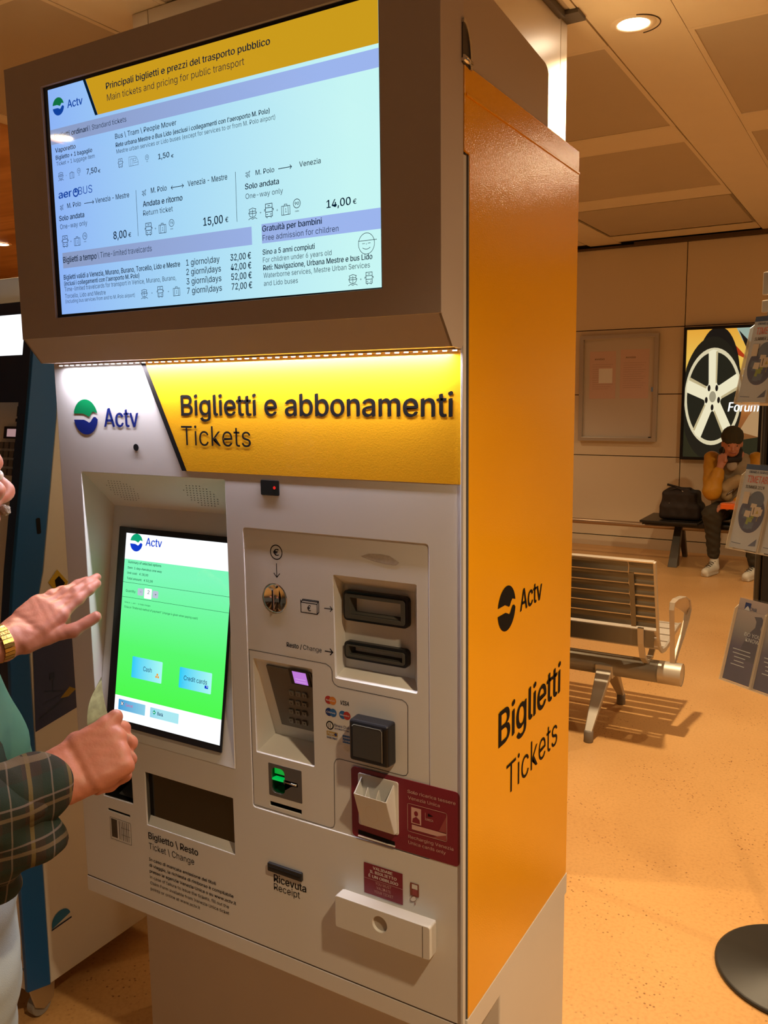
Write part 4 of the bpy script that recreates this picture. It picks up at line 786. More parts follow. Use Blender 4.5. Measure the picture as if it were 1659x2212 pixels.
for i, (a, b_) in enumerate(zip(zt, zt[1:])):
    for xa_, xc_ in ((-.397, -.289), (-1.02, -.402), (-2.05, -1.06)):
        z1, z0 = a - (.0 if xa_ < -.40 else .004), b_ + .005; mb = MB(); N_ = 5; pts = []
        for k in range(N_ + 1): t = k / N_; z = z1 + (z0 - z1) * t; pts.append((bp(z) + .013 * math.sin(math.pi * t), z))
        pts2 = [(y + .004, z) for y, z in pts[::-1]]
        mb.prism(pts + pts2, 'x', xa_, xc_); mb.build('back_slat', SL, BN, 0)
MB().prism([(bp(.860) - .001, .857), (bp(.860) + .024, .862), (bp(.86) + .024, .853), (bp(.85) - .001, .849)], 'x', -2.05, -.289).build('top_rail', mat('rail_bright', (0.75, 0.68, 0.58), 0.3, 0.6), BN, .001)
# seat: slats curving from the back down and forwards
sp_ = [(2.60, .530), (2.625, .490), (2.66, .440), (2.71, .412), (2.77, .405), (2.84, .412), (2.91, .425), (2.98, .438), (3.05, .446), (3.10, .440)]
for i, ((y0, z0), (y1, z1)) in enumerate(zip(sp_, sp_[1:])):
    d = Vector((y1 - y0, z1 - z0)).normalized() * .0065
    for xa_, xc_ in ((-1.02, -.289), (-2.05, -1.06)):
        MB().hexa([(xa_, y0 + d.x, z0 + d.y), (xc_, y0 + d.x, z0 + d.y), (xc_, y1 - d.x, z1 - d.y), (xa_, y1 - d.x, z1 - d.y)], [(xa_, y0 + d.x, z0 + d.y - .006), (xc_, y0 + d.x, z0 + d.y - .006), (xc_, y1 - d.x, z1 - d.y - .006), (xa_, y1 - d.x, z1 - d.y - .006)]).build('seat_slat', mat('seat_slat_pale', (0.62, 0.57, 0.50), 0.35, 0.3), BN)
for x in (-.285, -1.04, -2.055):
    MB().strip([(x, bp(.855) + .01, .855), (x, bp(.70) + .01, .70), (x, bp(.56) + .01, .56)] + [(x, y + .0, z - .008) for y, z in sp_[1:]], (1, 0, 0), .010, .020).build('side_frame', ALU, BN)
for x in (-.385, -.93, -1.95):
    MB().strip([(x, bp(.80) - .004, .80), (x, bp(.62) - .008, .62), (x, bp(.54) - .014, .54)], (1, 0, 0), .022, .006).build('back_bracket', SL, BN)
    MB().strip([(x + .03, 2.585, .535), (x + .03, 2.60, .46), (x + .03, 2.64, .385), (x + .03, 2.70, .345), (x + .03, 2.79, .345), (x + .03, 2.86, .395)], (1, 0, 0), .026, .014).build('seat_bracket', ALU, BN)
MB().box(-1.02, -.30, 2.602, 2.612, .445, .52).build('rear_skirt', SL, BN)
ar = [(-.244, 2.745, .335), (-.246, 2.735, .45), (-.250, 2.715, .60), (-.249, 2.722, .632), (-.243, 2.76, .640), (-.232, 2.86, .632), (-.225, 2.93, .60), (-.222, 2.95, .555), (-.226, 2.93, .50), (-.232, 2.88, .44), (-.240, 2.81, .375), (-.244, 2.77, .338)]
MB().strip(ar, (1, 0, 0), [.022, .022, .022, .024, .028, .032, .034, .032, .028, .024, .022, .022], .007).build('armrest', mat('armrest_metal', (0.56, 0.48, 0.38), 0.4, 0.5), BN, .001)
MB().strip([(-.248, 2.728, .628), (-.243, 2.77, .622), (-.234, 2.84, .606), (-.226, 2.91, .578), (-.223, 2.945, .545), (-.226, 2.94, .505)], (.25, -.30, .92), [.016, .045, .074, .080, .060, .030], .006).build('arm_pad', MATS['armrest_metal'], BN, .001)

# ================================================================== FAR SIDE: notice frame, lit advert, wall seats
NB = thing('notice_case', (-1.807, 7.385, 1.60), 'locked aluminium notice case with glass on the far wall', 'notice board')
fx0, fx1, fz0, fz1 = -2.193, -1.421, 1.080, 2.125
mb = MB(); plate(mb, rrect(fx0, fx1, fz0, fz1, .006), [rrect(fx0 + .032, fx1 - .032, fz0 + .032, fz1 - .032)], 7.345, 7.400, ALU, .004); mb.build('aluminium_frame', ALU, NB)
MB().box(fx0 + .02, fx1 - .02, 7.385, 7.3975, fz0 + .02, fz1 - .02).build('back_board', mat('board_back', (0.66, 0.60, 0.50), 0.5), NB)
MB().box(fx0 + .03, fx1 - .03, 7.357, 7.360, fz0 + .03, fz1 - .03).build('glass', mat('thin_glass', (1, 1, 1), 0.04, alpha=0.06, spec=0.6), NB)
MB().box(fx1 - .055, fx1 - .035, 7.349, 7.357, 1.565, 1.61).build('lock', CHROME, NB); MB().box(fx1 - .07, fx1 - .045, 7.35, 7.358, 1.10, 1.125).build('corner_lock', BLACK, NB)
for (x0, x1, z0, z1, lab) in ((-2.10, -1.835, 1.50, 1.97, 'pale pink notice sheet under the glass beside the small white glint'), (-1.79, -1.51, 1.50, 1.98, 'pale pink notice sheet under the glass, nearest the case lock')):
    t = thing('notice_sheet', ((x0 + x1) / 2, 7.3835, z0), lab, 'notice', 'notices in the frame'); sh = MB().box(x0, x1, 7.383, 7.3849, z0, z1).build('sheet', mat('pink_paper', (0.74, 0.52, 0.44), 0.6), t)
    q = Surf((0, 7.3826, 0), (1, 0, 0), (0, 0, 1)); q.text('AVVISO', x0 + .05, z1 - .085, x0 + .15, .016, INK, 'b')
    for k in range(12): q.line([(x0 + .03, z1 - .13 - k * .022), (x1 - .03 - (k % 3) * .02, z1 - .13 - k * .022)], .0035, mat('faded_ink', (0.52, 0.34, 0.28), 0.6))
    q.build('printed_lines', t)
wp = MB().box(-2.005, -1.868, 7.3805, 7.3823, 1.655, 1.800).build('glass_glint', mat('glint_white', (0.95, 0.97, 0.95), 0.6), None, loc=(-1.93, 7.381, 1.655)); tag(wp, 'white glint over the pink notice, built as a small sheet', 'notice')  # bright reflection in the case glass, stood in for by a white sheet
# advert light box with the alloy wheel picture
AD = thing('advert_lightbox', (-.85, 7.39, .92), 'tall lit advertising panel showing a silver car wheel', 'advertisement')
ax0, ax1, az0, az1 = -1.180, -.468, .917, 2.163
mb = MB(); plate(mb, rrect(ax0, ax1, az0, az1, .003), [rrect(ax0 + .022, ax1 - .022, az0 + .022, az1 - .022)], 7.33, 7.40, BLACK, .002); mb.build('black_frame', BLACK, AD)
AS = Surf((0, 7.352, 0), (1, 0, 0), (0, 0, 1)); ca = lambda x, y: AS.px(1220 + x / 3.351, 640 + y / 3.351)
def em(n_, c, e=0.75): return mat(n_, (0.0, 0.0, 0.0), 0.3, emit=c, es=e)
bgm = grad_screen('advert_sky', 2, 1.0, 2.15, [(0.0, (0.16, 0.07, 0.02)), (0.28, (0.36, 0.12, 0.03)), (0.45, (0.75, 0.30, 0.06)), (0.75, (1.0, 0.62, 0.10)), (1.0, (0.95, 0.45, 0.05))], 0.8)
x0, x1, z0, z1 = ax0 + .022, ax1 - .022, az0 + .022, az1 - .022
AS.poly(rrect(x0, x1, z0, z1), bgm, 0)
AS.poly([(x0, z0), (x1, z0), (x1, z0 + .20), (-.70, z0 + .16), (x0, z0 + .30)], em('advert_ground', (0.03, 0.028, 0.012)), .0005)
AS.poly([(x1, z0 + .2), (x1, z0 + .52), (-.58, z0 + .40), (-.66, z0 + .25)], em('advert_dust', (0.55, 0.32, 0.14)), .0006)
AS.poly([(-.72, z1), (x1, z1), (x1, z1 - .16), (-.66, z1 - .12)], em('advert_pale', (0.42, 0.55, 0.45)), .0006)
AS.poly([(-.70, z1 - .02), (-.60, z1 - .13), (-.50, z1 - .13), (x1, z1 - .17), (x1, z1 - .30), (-.60, z1 - .25)], em('advert_black', (0.012, 0.010, 0.008)), .0010)
AS.poly([(-.72, z1 - .16), (-.62, z1 - .27), (-.60, z1 - .30), (-.71, z1 - .24)], em('advert_red', (0.55, 0.05, 0.01)), .0012)
wc = (-.905, 1.512); ring_ = lambda rx, rz, dx=0, dz=0, n=48: circ(wc[0] + dx, wc[1] + dz, rx, rz, n)
def clip(P): return [(min(max(a_, x0), x1), min(max(b_, z0), z1)) for a_, b_ in P]
AS.poly(clip(ring_(.205, .52, .03, .13)), em('advert_black', (1, 1, 1)), .0014)
AS.poly(clip(ring_(.275, .58, -.01, -.02)), em('advert_tyre', (0.018, 0.016, 0.010)), .0018)
AS.polys([clip(ring_(.255, .455)), clip(ring_(.232, .415, .0))], em('advert_rim', (0.75, 0.66, 0.42), 0.9), .0024)
AS.poly(clip(ring_(.232, .415)), em('advert_well', (0.02, 0.02, 0.012)), .0021)
SPK = em('advert_spoke', (0.92, 0.85, 0.58), 0.9); SPK2 = em('advert_spoke_shade', (0.55, 0.45, 0.24), 0.9)
for k in range(5):
    a = math.radians(90 + 72 * k + 2); e = lambda r, o: (wc[0] + (math.cos(a) * r - math.sin(a) * o) * .245, wc[1] + (math.sin(a) * r + math.cos(a) * o) * .44)
    AS.poly(clip([e(.12, .20), e(.3, .15), e(.96, .17), e(1.0, 0), e(.96, -.17), e(.3, -.15), e(.12, -.20)]), SPK, .0028); AS.poly(clip([e(.25, -.10), e(.95, -.10), e(.96, -.17), e(.3, -.15)]), SPK2, .0031)
AS.poly(ring_(.075, .135), SPK, .0034)
for k in range(5): a = math.radians(54 + 72 * k); AS.poly(circ(wc[0] + math.cos(a) * .058, wc[1] + math.sin(a) * .100, .013, .030, 16), em('advert_black', (1, 1, 1)), .0038)
AS.poly(ring_(.030, .052), em('advert_cap', (0.45, 0.40, 0.26)), .0038)
WT = em('advert_white', (1, 1, 0.95), 1.1); AS.text('Forum', -.765, 1.375, -.50, .085, WT, 'x', .0045, .12); AS.text('1', -.655, 1.70, -.62, .08, WT, 'x', .0045, .15)
for z in (1.77, 1.74, 1.71): AS.line([(-.60, z), (-.56, z)], .012, WT, .0045)
AS.build('picture', AD)
# wall seats
WB = thing('wall_seat', (-.6, 6.75, 0), 'low black seat row on a long tube along the far wall', 'bench')
SEATM = mat('black_seat', (0.016, 0.014, 0.012), 0.35)
for x in (-1.36, -.82, -.28, .26): MB().prism([(x + .02, 6.50), (x + .52, 6.50), (x + .52, 7.02), (x + .02, 7.02)], 'z', .405, .425).build('seat', SEATM, WB, .004)
MB().tube([(-4.6, 6.86, .325), (1.0, 6.86, .325)], .026, 14).build('beam', mat('tube_brass', (0.45, 0.33, 0.22), 0.35, 0.7), WB)
MB().box(-1.34, .8, 6.60, 6.95, .372, .404).build('under_frame', SEATM, WB)
for x in (-1.06, .20, -4.2):
    lg = MB(); lg.hexa([(x - .03, 6.80, .37), (x + .03, 6.80, .37), (x + .03, 6.86, .37), (x - .03, 6.86, .37)], [(x - .04, 6.58, .0), (x + .04, 6.58, .0), (x + .04, 6.68, .0), (x - .04, 6.68, .0)]); lg.hexa([(x - .03, 6.86, .37), (x + .03, 6.86, .37), (x + .03, 6.92, .37), (x - .03, 6.92, .37)], [(x - .02, 7.12, .0), (x + .02, 7.12, .0), (x + .02, 7.18, .0), (x - .02, 7.18, .0)])
    lg.build('leg', mat('leg_dark', (0.09, 0.08, 0.065), 0.4, 0.5), WB, .004)
# holdall on the seat
BGM = mat('dark_bag_fabric', (0.022, 0.014, 0.010), 0.7, bump=0.2, bscale=150, var=0.3, vscale=12)
BG = thing('holdall', (-1.02, 6.74, .426), 'dark brown travel bag with rolled handles standing on the black seat row', 'bag')
v_, f_ = sdf_mesh([('b', (-1.02, 6.74, .50), (.145, .10, .035), ID3, .035), ('b', (-1.03, 6.74, .60), (.12, .085, .05), ID3, .035), ('b', (-1.05, 6.74, .665), (.075, .05, .012), ID3, .03)], .009, .03, lambda X, Y, Z: .003 * np.sin(X * 60) * np.sin(Z * 50 + Y * 30))
MB().add(v_, f_, None, True).build('bag_body', BGM, BG)
MB().tube([(-1.15, 6.70, .735), (-1.10, 6.70, .725), (-1.02, 6.70, .705), (-.94, 6.70, .700)], .010, 8).build('handle', BGM, BG)
MB().tube([(-1.13, 6.66, .63), (-1.11, 6.655, .69), (-1.05, 6.65, .715), (-1.00, 6.65, .69), (-.98, 6.645, .64)], .008, 8).build('handle', BGM, BG)
MB().tube([(-1.115, 6.62, .47), (-1.113, 6.618, .54), (-1.11, 6.62, .58)], .003, 6).build('zip_pull', mat('pale_zip', (0.5, 0.42, 0.33), 0.5), BG)
MB().tube([(-1.01, 6.645, .69), (-.985, 6.64, .67), (-.98, 6.64, .64)], .004, 6).build('cord', MATS['pale_zip'], BG)
# ================================================================== LEAFLET RACK
RK = thing('leaflet_rack', (.425, 1.22, 0), 'black floor rack on a round base with clear leaflet pockets', 'display rack')
MB().lathe((.425, 1.22, 0), [(.200, 0), (.211, .004), (.211, .010), (.204, .014), (.03, .018), (.02, .030)], 56).build('base', mat('rack_base', (0.022, 0.020, 0.017), 0.45), RK)
MB().tube([(.425, 1.22, .02), (.425, 1.22, 1.93)], .016, 14).build('pole', BLACK, RK)
RU, RN = np.array([.845, -.534, 0]), np.array([-.534, -.845, 0]); RP = np.array([.245, .903, 1.233])
def onR(px, py, P=RP, off=0.0): d = ray(px, py); P = P + RN * off; return CAM + np.dot(P - CAM, RN) / np.dot(d, RN) * d
post = np.array([.300, 1.035, 0])
def oriented(mb, c, hu, hn, z0, z1):
    q = lambda z: [c + RU * a + RN * b_ + np.array([0, 0, z]) for a, b_ in ((-hu, -hn), (hu, -hn), (hu, hn), (-hu, hn))]
    return mb.hexa(q(z0), q(z1))
MB().tube([post + [0, 0, .90], post + [0, 0, 1.84], post + RU * .012 + [0, 0, 1.885], post + RU * .05 + [0, 0, 1.905], post + RU * .12 + [0, 0, 1.905]], .011, 10).build('frame_post', BLACK, RK)
oriented(MB(), post + RU * .045, .030, .008, .91, 1.86).build('back_panel', mat('rack_dark_panel', (0.015, 0.010, 0.008), 0.4), RK, .002)
for z in (.98, 1.86): MB().tube([post + RU * .04 + [0, 0, z], (.425, 1.22, z)], .009, 8).build('cross_arm', BLACK, RK)
for (px_, py_, hz) in ((1648, 615, .026), (1646, 664, .014)):
    c = post + RN * .010 + RU * -.004; z = onR(px_, py_, post)[2]; oriented(MB(), c, .013, .007, z - hz, z + hz).build('clip', STEEL, RK, .002)
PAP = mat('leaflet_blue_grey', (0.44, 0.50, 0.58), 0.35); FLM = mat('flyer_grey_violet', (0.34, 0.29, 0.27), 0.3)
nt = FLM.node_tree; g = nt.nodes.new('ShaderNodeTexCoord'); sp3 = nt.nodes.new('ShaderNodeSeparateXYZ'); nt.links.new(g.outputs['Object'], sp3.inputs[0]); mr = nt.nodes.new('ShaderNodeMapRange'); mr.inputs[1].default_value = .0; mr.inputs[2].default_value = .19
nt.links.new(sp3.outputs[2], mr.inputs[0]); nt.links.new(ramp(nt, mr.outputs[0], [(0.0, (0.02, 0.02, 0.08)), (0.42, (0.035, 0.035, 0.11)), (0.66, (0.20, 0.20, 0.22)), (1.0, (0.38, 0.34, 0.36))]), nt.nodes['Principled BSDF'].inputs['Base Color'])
ACR = mat('clear_acrylic', (0.9, 0.9, 0.9), 0.04, alpha=0.05, spec=0.8); TITLE = mat('print_red', (0.55, 0.10, 0.07), 0.5); STRIPB = mat('print_blue', (0.05, 0.09, 0.20), 0.5)
COLL = [mat('print_c%d' % i, c, 0.5) for i, c in enumerate(((0.015, 0.035, 0.13), (0.20, 0.28, 0.03), (0.55, 0.50, 0.42), (0.05, 0.10, 0.20), (0.40, 0.33, 0.06)))]
H_, T_ = .190, .049
LN = math.hypot(H_, T_); LV = (np.array([0, 0, 1]) * H_ - RN * T_) / LN
def leaflet(B, w_, kind, label):
    t = thing('leaflet', B, label, 'leaflet', 'leaflets in the rack')
    s = Surf(B, RU, LV); mb = MB(); q = lambda h: [s.P(0, 0, h), s.P(w_, 0, h), s.P(w_, LN, h), s.P(0, LN, h)]
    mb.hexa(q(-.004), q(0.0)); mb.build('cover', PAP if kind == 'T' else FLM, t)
    if kind == 'T':
        s.poly(rrect(0, w_, LN - .012, LN), STRIPB, .0003); s.text('ORARI E SERVIZI', .010, LN - .020, w_ - .015, .0055, STRIPB, 'b'); s.text('TIMETABLE', .010, LN - .042, w_ - .004, .016, TITLE, 'b'); s.text('SUMMER 2019', .010, LN - .056, w_ - .022, .0075, INK, 'b')
        cu, cv = w_ * .50, .082
        s.poly(circ(cu, cv, .034, .044, 28), COLL[0], .0003); s.poly(circ(cu + .006, cv + .034, .020, .020, 18), COLL[3], .0004)
        rr = random.Random(3)
        for k in range(16): a = rr.random() * 6.28; r = rr.random() * .026; x, y = cu + r * math.cos(a), cv + r * math.sin(a) * 1.2; s.poly([(x - .008, y - .006), (x + .007, y - .008), (x + .009, y + .007), (x - .006, y + .008)], COLL[rr.randrange(5)], .0005 + k * .0001)
        s.poly(rrect(cu - .030, cu - .014, cv + .022, cv + .05), COLL[2], .0022); s.poly(rrect(cu, cu + .024, cv - .004, cv + .018), COLL[2], .0022); s.line([(cu + .006, cv), (cu + .006, cv + .015)], .002, INK, .0025); s.poly([(cu + .012, cv + .002), (cu + .020, cv + .002), (cu + .016, cv + .011)], COLL[4], .0025)
        s.poly([(w_ - .032, .009), (w_ - .012, .011), (w_ - .012, .028)], STRIPB, .0004); s.line([(.005, .012), (.03, .011)], .0015, STRIPB)
    else:
        s.poly(rrect(.018, .034, LN - .026, LN - .008), NAV, .0004); s.poly([(.018, LN - .026), (.022, LN - .020), (.026, LN - .015), (.031, LN - .020), (.034, LN - .026)], PAP, .0006); s.text('CNR', .032, LN - .025, .052, .008, STRIPB, 'm')
        sil = [(.030, .055), (.034, .090), (.046, .120), (.058, .136), (.058, .150), (.050, .160), (.069, .163), (.074, .158), (.075, .146), (.072, .136), (.078, .125), (.078, .055)]
        s.poly([(a_, b_) for a_, b_ in sil], mat('silhouette_ink', (0.006, 0.012, 0.06), 0.4), .0005)
        s.text('DO YOU', .034, .112, w_ - .004, .0085, PAP, 'm', .0009); s.text('KNOW', .040, .100, w_ - .004, .0085, PAP, 'm', .0009)
        for k, (a_, b_) in enumerate(((.012, .060), (.014, .062), (.020, .050), (.022, .048), (.015, .052))): s.line([(a_, .076 - k * .009), (b_, .076 - k * .009)], .0018, PAP, .0008)
    s.build('printed_cover', t); return t
for tier, (bx, by, kind, la, lb) in enumerate(((1590, 868, 'T', 'blue-grey printed timetable leaflet in the highest clear pocket, beside the lit advert', 'printed leaflet cut by the photo edge in the highest row of pockets'),
                                              (1572, 1180, 'T', 'timetable leaflet with a photo collage in the middle clear pocket, before the seated man', 'printed leaflet cut by the photo edge in the middle row of pockets'),
                                              (1558, 1463, 'F', 'dark blue flyer with a walking silhouette in the lowest clear pocket', 'dark flyer cut by the photo edge in the lowest row of pockets'))):
    B = onR(bx, by); wl_ = .086
    leaflet(B + RU * .003, wl_ - .004, kind, la); leaflet(B + RU * (wl_ + .004), wl_ - .004, kind, lb)
    s = Surf(B, RU, LV)
    for k in range(2):
        u0 = k * (wl_ + .001) - .001; mb = MB(); q = lambda h, t_: [s.P(u0, -.003, h), s.P(u0 + wl_, -.003, h), s.P(u0 + wl_, t_, h), s.P(u0, t_, h)]
        mb.hexa(q(.0045, LN * .86), q(.0065, LN * .86)); mb.hexa(q(-.016, LN * 1.02), q(-.0145, LN * 1.02)); pk = mb.build('clear_pocket', ACR, RK)
        for u in (u0, u0 + wl_ - .002): MB().hexa([s.P(u, -.003, -.015), s.P(u + .002, -.003, -.015), s.P(u + .002, LN * .97, -.015), s.P(u, LN * .97, -.015)], [s.P(u, -.003, .0065), s.P(u + .002, -.003, .0065), s.P(u + .002, LN * .86, .0065), s.P(u, LN * .86, .0065)]).build('pocket_edge', mat('acrylic_edge', (0.75, 0.68, 0.55), 0.1, alpha=0.55), pk)
        MB().hexa([s.P(u0, -.005, -.015), s.P(u0 + wl_, -.005, -.015), s.P(u0 + wl_, -.005, .0065), s.P(u0, -.005, .0065)], [s.P(u0, -.003, -.015), s.P(u0 + wl_, -.003, -.015), s.P(u0 + wl_, -.003, .0065), s.P(u0, -.003, .0065)]).build('pocket_floor', MATS['acrylic_edge'], pk)
    c = post + RU * .02; MB().tube([s.P(.07, LN * .45, -.016), np.array([c[0], c[1], s.P(.07, LN * .45, 0)[2]])], .006, 8).build('pocket_arm', BLACK, RK)
    MB().tube([s.P(.135, LN * .45, -.016), np.array([.425, 1.22, s.P(0, LN * .45, 0)[2]])], .006, 8).build('pocket_arm', BLACK, RK)

# ================================================================== PEOPLE
def PD(px, py, d): return CAM + d * ray(px, py)
SKIN = mat('skin', (0.42, 0.155, 0.10), 0.48, var=0.16, vscale=38, sss=0.12, bump=0.12, bscale=260)
SKIN2 = mat('skin_far', (0.50, 0.22, 0.14), 0.5, var=0.1, vscale=30, sss=0.1)
def plaid(name):
    m = mat(name, (0.02, 0.02, 0.015), 0.85, bump=0.3, bscale=900, spec=0.2); nt = m.node_tree; b = nt.nodes['Principled BSDF']; tc = nt.nodes.new('ShaderNodeTexCoord')
    mp = nt.nodes.new('ShaderNodeMapping'); mp.inputs['Rotation'].default_value = (0.12, 0.1, 0.5); nt.links.new(tc.outputs['Object'], mp.inputs[0]); sp = nt.nodes.new('ShaderNodeSeparateXYZ'); nt.links.new(mp.outputs[0], sp.inputs[0])
    ds = nt.nodes.new('ShaderNodeTexNoise'); ds.inputs['Scale'].default_value = 9; nt.links.new(tc.outputs['Object'], ds.inputs['Vector'])
    def stripes(sock, per, off, w_, amt):
        a = nt.nodes.new('ShaderNodeMath'); a.operation = 'MULTIPLY_ADD'; nt.links.new(ds.outputs[0], a.inputs[0]); a.inputs[1].default_value = 0.012; nt.links.new(sock, a.inputs[2])
        d = nt.nodes.new('ShaderNodeMath'); d.operation = 'MULTIPLY_ADD'; d.inputs[1].default_value = 1 / per; d.inputs[2].default_value = off + 50; nt.links.new(a.outputs[0], d.inputs[0])
        f = nt.nodes.new('ShaderNodeMath'); f.operation = 'FRACT'; nt.links.new(d.outputs[0], f.inputs[0]); s = nt.nodes.new('ShaderNodeMath'); s.operation = 'LESS_THAN'; s.inputs[1].default_value = w_; nt.links.new(f.outputs[0], s.inputs[0])
        q = nt.nodes.new('ShaderNodeMath'); q.operation = 'MULTIPLY'; q.inputs[1].default_value = amt; nt.links.new(s.outputs[0], q.inputs[0]); return q.outputs[0]
    cur = None; basec = (0.018, 0.020, 0.014, 1)
    for sock, per, off, w_, amt, col in ((sp.outputs[1], .050, .1, .45, .6, (0.035, 0.018, 0.012)), (sp.outputs[2], .050, .3, .45, .5, (0.012, 0.03, 0.022)), (sp.outputs[1], .050, .0, .10, .75, (0.12, 0.085, 0.03)), (sp.outputs[2], .050, .6, .10, .75, (0.12, 0.085, 0.05)), (sp.outputs[2], .050, .35, .05, .7, (0.14, 0.11, 0.10)), (sp.outputs[1], .050, .45, .04, .6, (0.15, 0.12, 0.10))):
        mx = nt.nodes.new('ShaderNodeMix'); mx.data_type = 'RGBA'; nt.links.new(stripes(sock, per, off, w_, amt), mx.inputs[0]); mx.inputs[7].default_value = (*col, 1)
        if cur is None: mx.inputs[6].default_value = basec
        else: nt.links.new(cur, mx.inputs[6])
        cur = mx.outputs[2]
    nt.links.new(cur, b.inputs['Base Color']); return m
PLAID = plaid('plaid_cotton'); TEE = mat('green_tee', (0.028, 0.10, 0.07), 0.8, var=0.15, vscale=30); JEAN = mat('pale_denim', (0.30, 0.36, 0.40), 0.85, bump=0.3, bscale=800, var=0.18, vscale=14)
def hand(W, xd, up, mirror, spread, bends, thumb, s=1.0):
    """wrist W, direction to the knuckles xd, back of the hand towards up; returns prims and a local-to-world function"""
    Fm = frame(xd, up).copy()
    if mirror: Fm[:, 1] *= -1
    L = lambda p: np.array(W) + Fm @ (np.array(p, float) * s)
    pr = [('b', L((.046, 0, 0)), np.array((.036, .026, .003)) * s, Fm, .0105 * s), ('b', L((.066, .0, .001)), np.array((.018, .030, .001)) * s, Fm, .0105 * s), ('b', L((.0, 0, 0)), np.array((.020, .012, .003)) * s, Fm, .0155 * s)]
    pr.append(('c', L((.012, .020, -.010)), L((.048, .034, -.014)), .0165 * s, .0135 * s)); pr.append(('c', L((.015, -.022, -.008)), L((.06, -.030, -.006)), .013 * s, .011 * s))
    tips = []
    for k, (mx_, my, seg, r0) in enumerate(((.086, .029, (.042, .026, .020), .0100), (.091, .0095, (.046, .029, .021), .0102), (.086, -.010, (.042, .027, .020), .0097), (.077, -.028, (.033, .021, .018), .0086))):
        p = np.array((mx_, my, .001)); th = 0; pr.append(('c', L((.045, my * .8, .004)), L(p), .0085 * s, (r0 + .0012) * s))
        for j, l_ in enumerate(seg):
            th += math.radians(bends[k][j]); sp = math.radians(spread[k]); q = p + np.array((math.cos(th) * math.cos(sp), math.sin(sp) * max(math.cos(th), .2), -math.sin(th))) * l_
            pr.append(('c', L(p), L(q), (r0 - .0007 * j) * s, (r0 - .0007 * (j + 1)) * s)); p = q
        tips.append(L(p))
    a = L((.046, .034, -.013))
    for j, tpt in enumerate(thumb): pr.append(('c', a, np.array(tpt), (.0128 - .0012 * j) * s, (.0115 - .0014 * j) * s)); a = np.array(tpt)
    return pr, L, tips
MN = thing('person', (*PD(-150, 1900, 1.18)[:2], 0), 'person in an open plaid shirt, green T-shirt and pale jeans reaching towards the touch screen', 'person')
# right hand: closed round a banknote
WR = PD(110, 1688, 1.10); KR = PD(232, 1622, 1.135); tocam = CAM - WR; tocam /= np.linalg.norm(tocam)
upR = tocam * .90 + np.array([0, 0, .45])
hr_, LR, tR = hand(WR, KR - WR, upR, False, (4, 2, -2, -6), ((62, 70, 30), (72, 80, 40), (78, 82, 40), (84, 80, 40)), (PD(205, 1592, 1.150), PD(249, 1549, 1.160)), 1.05)
ER = PD(-150, 1815, .97); SR = PD(-390, 1300, 1.10)
armR = hr_ + [('c', WR, ER, .0285, .044), ('c', ER, SR, .045, .055)]
bump_ = lambda X, Y, Z: .00035 * np.sin(X * 260 + 3 * np.sin(Y * 90)) * np.sin(Z * 230 + Y * 120)
vR, fR = sdf_mesh(armR, .0026, .0075, bump_)
# left hand: open, fingers forward, thumb towards the camera side
WL = onY(22, 1383, -.27); TL = onY(212, 1232, -.09); tc_ = CAM - WL; tc_ /= np.linalg.norm(tc_)
hl_, LL, tL = hand(WL, TL - WL, tc_ * .62 + np.array([-.1, 0, .80]), True, (-5, -2, 1, 4), ((-2, 5, 4), (0, 6, 5), (3, 8, 6), (6, 12, 8)), (onY(158, 1362, -.185), onY(207, 1333, -.150)), 1.04)
EL = onY(-230, 1470, -.46); SL_ = PD(-480, 1230, 1.28)
vL, fL = sdf_mesh(hl_ + [('c', WL, EL, .0275, .043), ('c', EL, SL_, .045, .055)], .0026, .0075, bump_)
fwd = np.array([.10, .995, 0]); rgt = np.array([.995, -.10, 0]); upz = np.array([0, 0, 1.0])
NT = onY(22, 1062, -.36); HC = NT - fwd * .118 + upz * .028
hp = lambda a, b_, c: HC + fwd * a + rgt * b_ + upz * c
HB = np.array([rgt, fwd, upz]).T
headp = [('e', hp(-.005, 0, .035), (.078, .100, .092), HB, 0), ('e', hp(.022, 0, -.045), (.058, .070, .068), HB, 0), ('c', hp(.085, 0, .012), hp(.108, 0, -.026), .0085, .0135), ('c', hp(.106, 0, -.026), hp(.106, 0, -.027), .0145, .0145),
         ('c', hp(.088, .012, -.034), hp(.098, .013, -.034), .009, .008), ('c', hp(.088, -.012, -.034), hp(.098, -.013, -.034), .009, .008), ('c', hp(.082, -.03, .020), hp(.082, .03, .020), .010, .010), ('e', hp(.072, .032, -.02), (.022, .018, .016), HB, 0), ('e', hp(.072, -.032, -.02), (.022, .018, .016), HB, 0),
         ('c', hp(.080, -.018, -.062), hp(.080, .018, -.062), .007, .007), ('e', hp(.066, 0, -.095), (.024, .018, .016), HB, 0), ('e', hp(-.005, .080, -.005), (.008, .018, .030), HB, 0), ('e', hp(-.005, -.080, -.005), (.008, .018, .030), HB, 0),
         ('c', hp(-.035, 0, -.06), PD(-250, 1215, 1.19), .055, .062), ('c', PD(-250, 1215, 1.19), PD(-240, 1500, 1.22), .10, .11)]
vH, fH = sdf_mesh(headp, .0045, .012)
bm_ = MB(); bm_.add(vR, fR, None, True); bm_.add(vL, fL, None, True); bm_.add(vH, fH, None, True); bm_.build('body', SKIN, MN)
EYE = mat('eye_white', (0.75, 0.70, 0.65), 0.2)
for sgn in (-1, 1):
    e_ = MB(); v_, f_ = sdf_mesh([('e', hp(.080, .032 * sgn, .002), (.011, .010, .009), HB, 0)], .002, .001); e_.add(v_, f_, None, True); e_.build('eye', EYE, MN)
GRH = mat('grey_hair', (0.33, 0.29, 0.24), 0.9, bump=0.8, bscale=350, var=0.3, vscale=60)
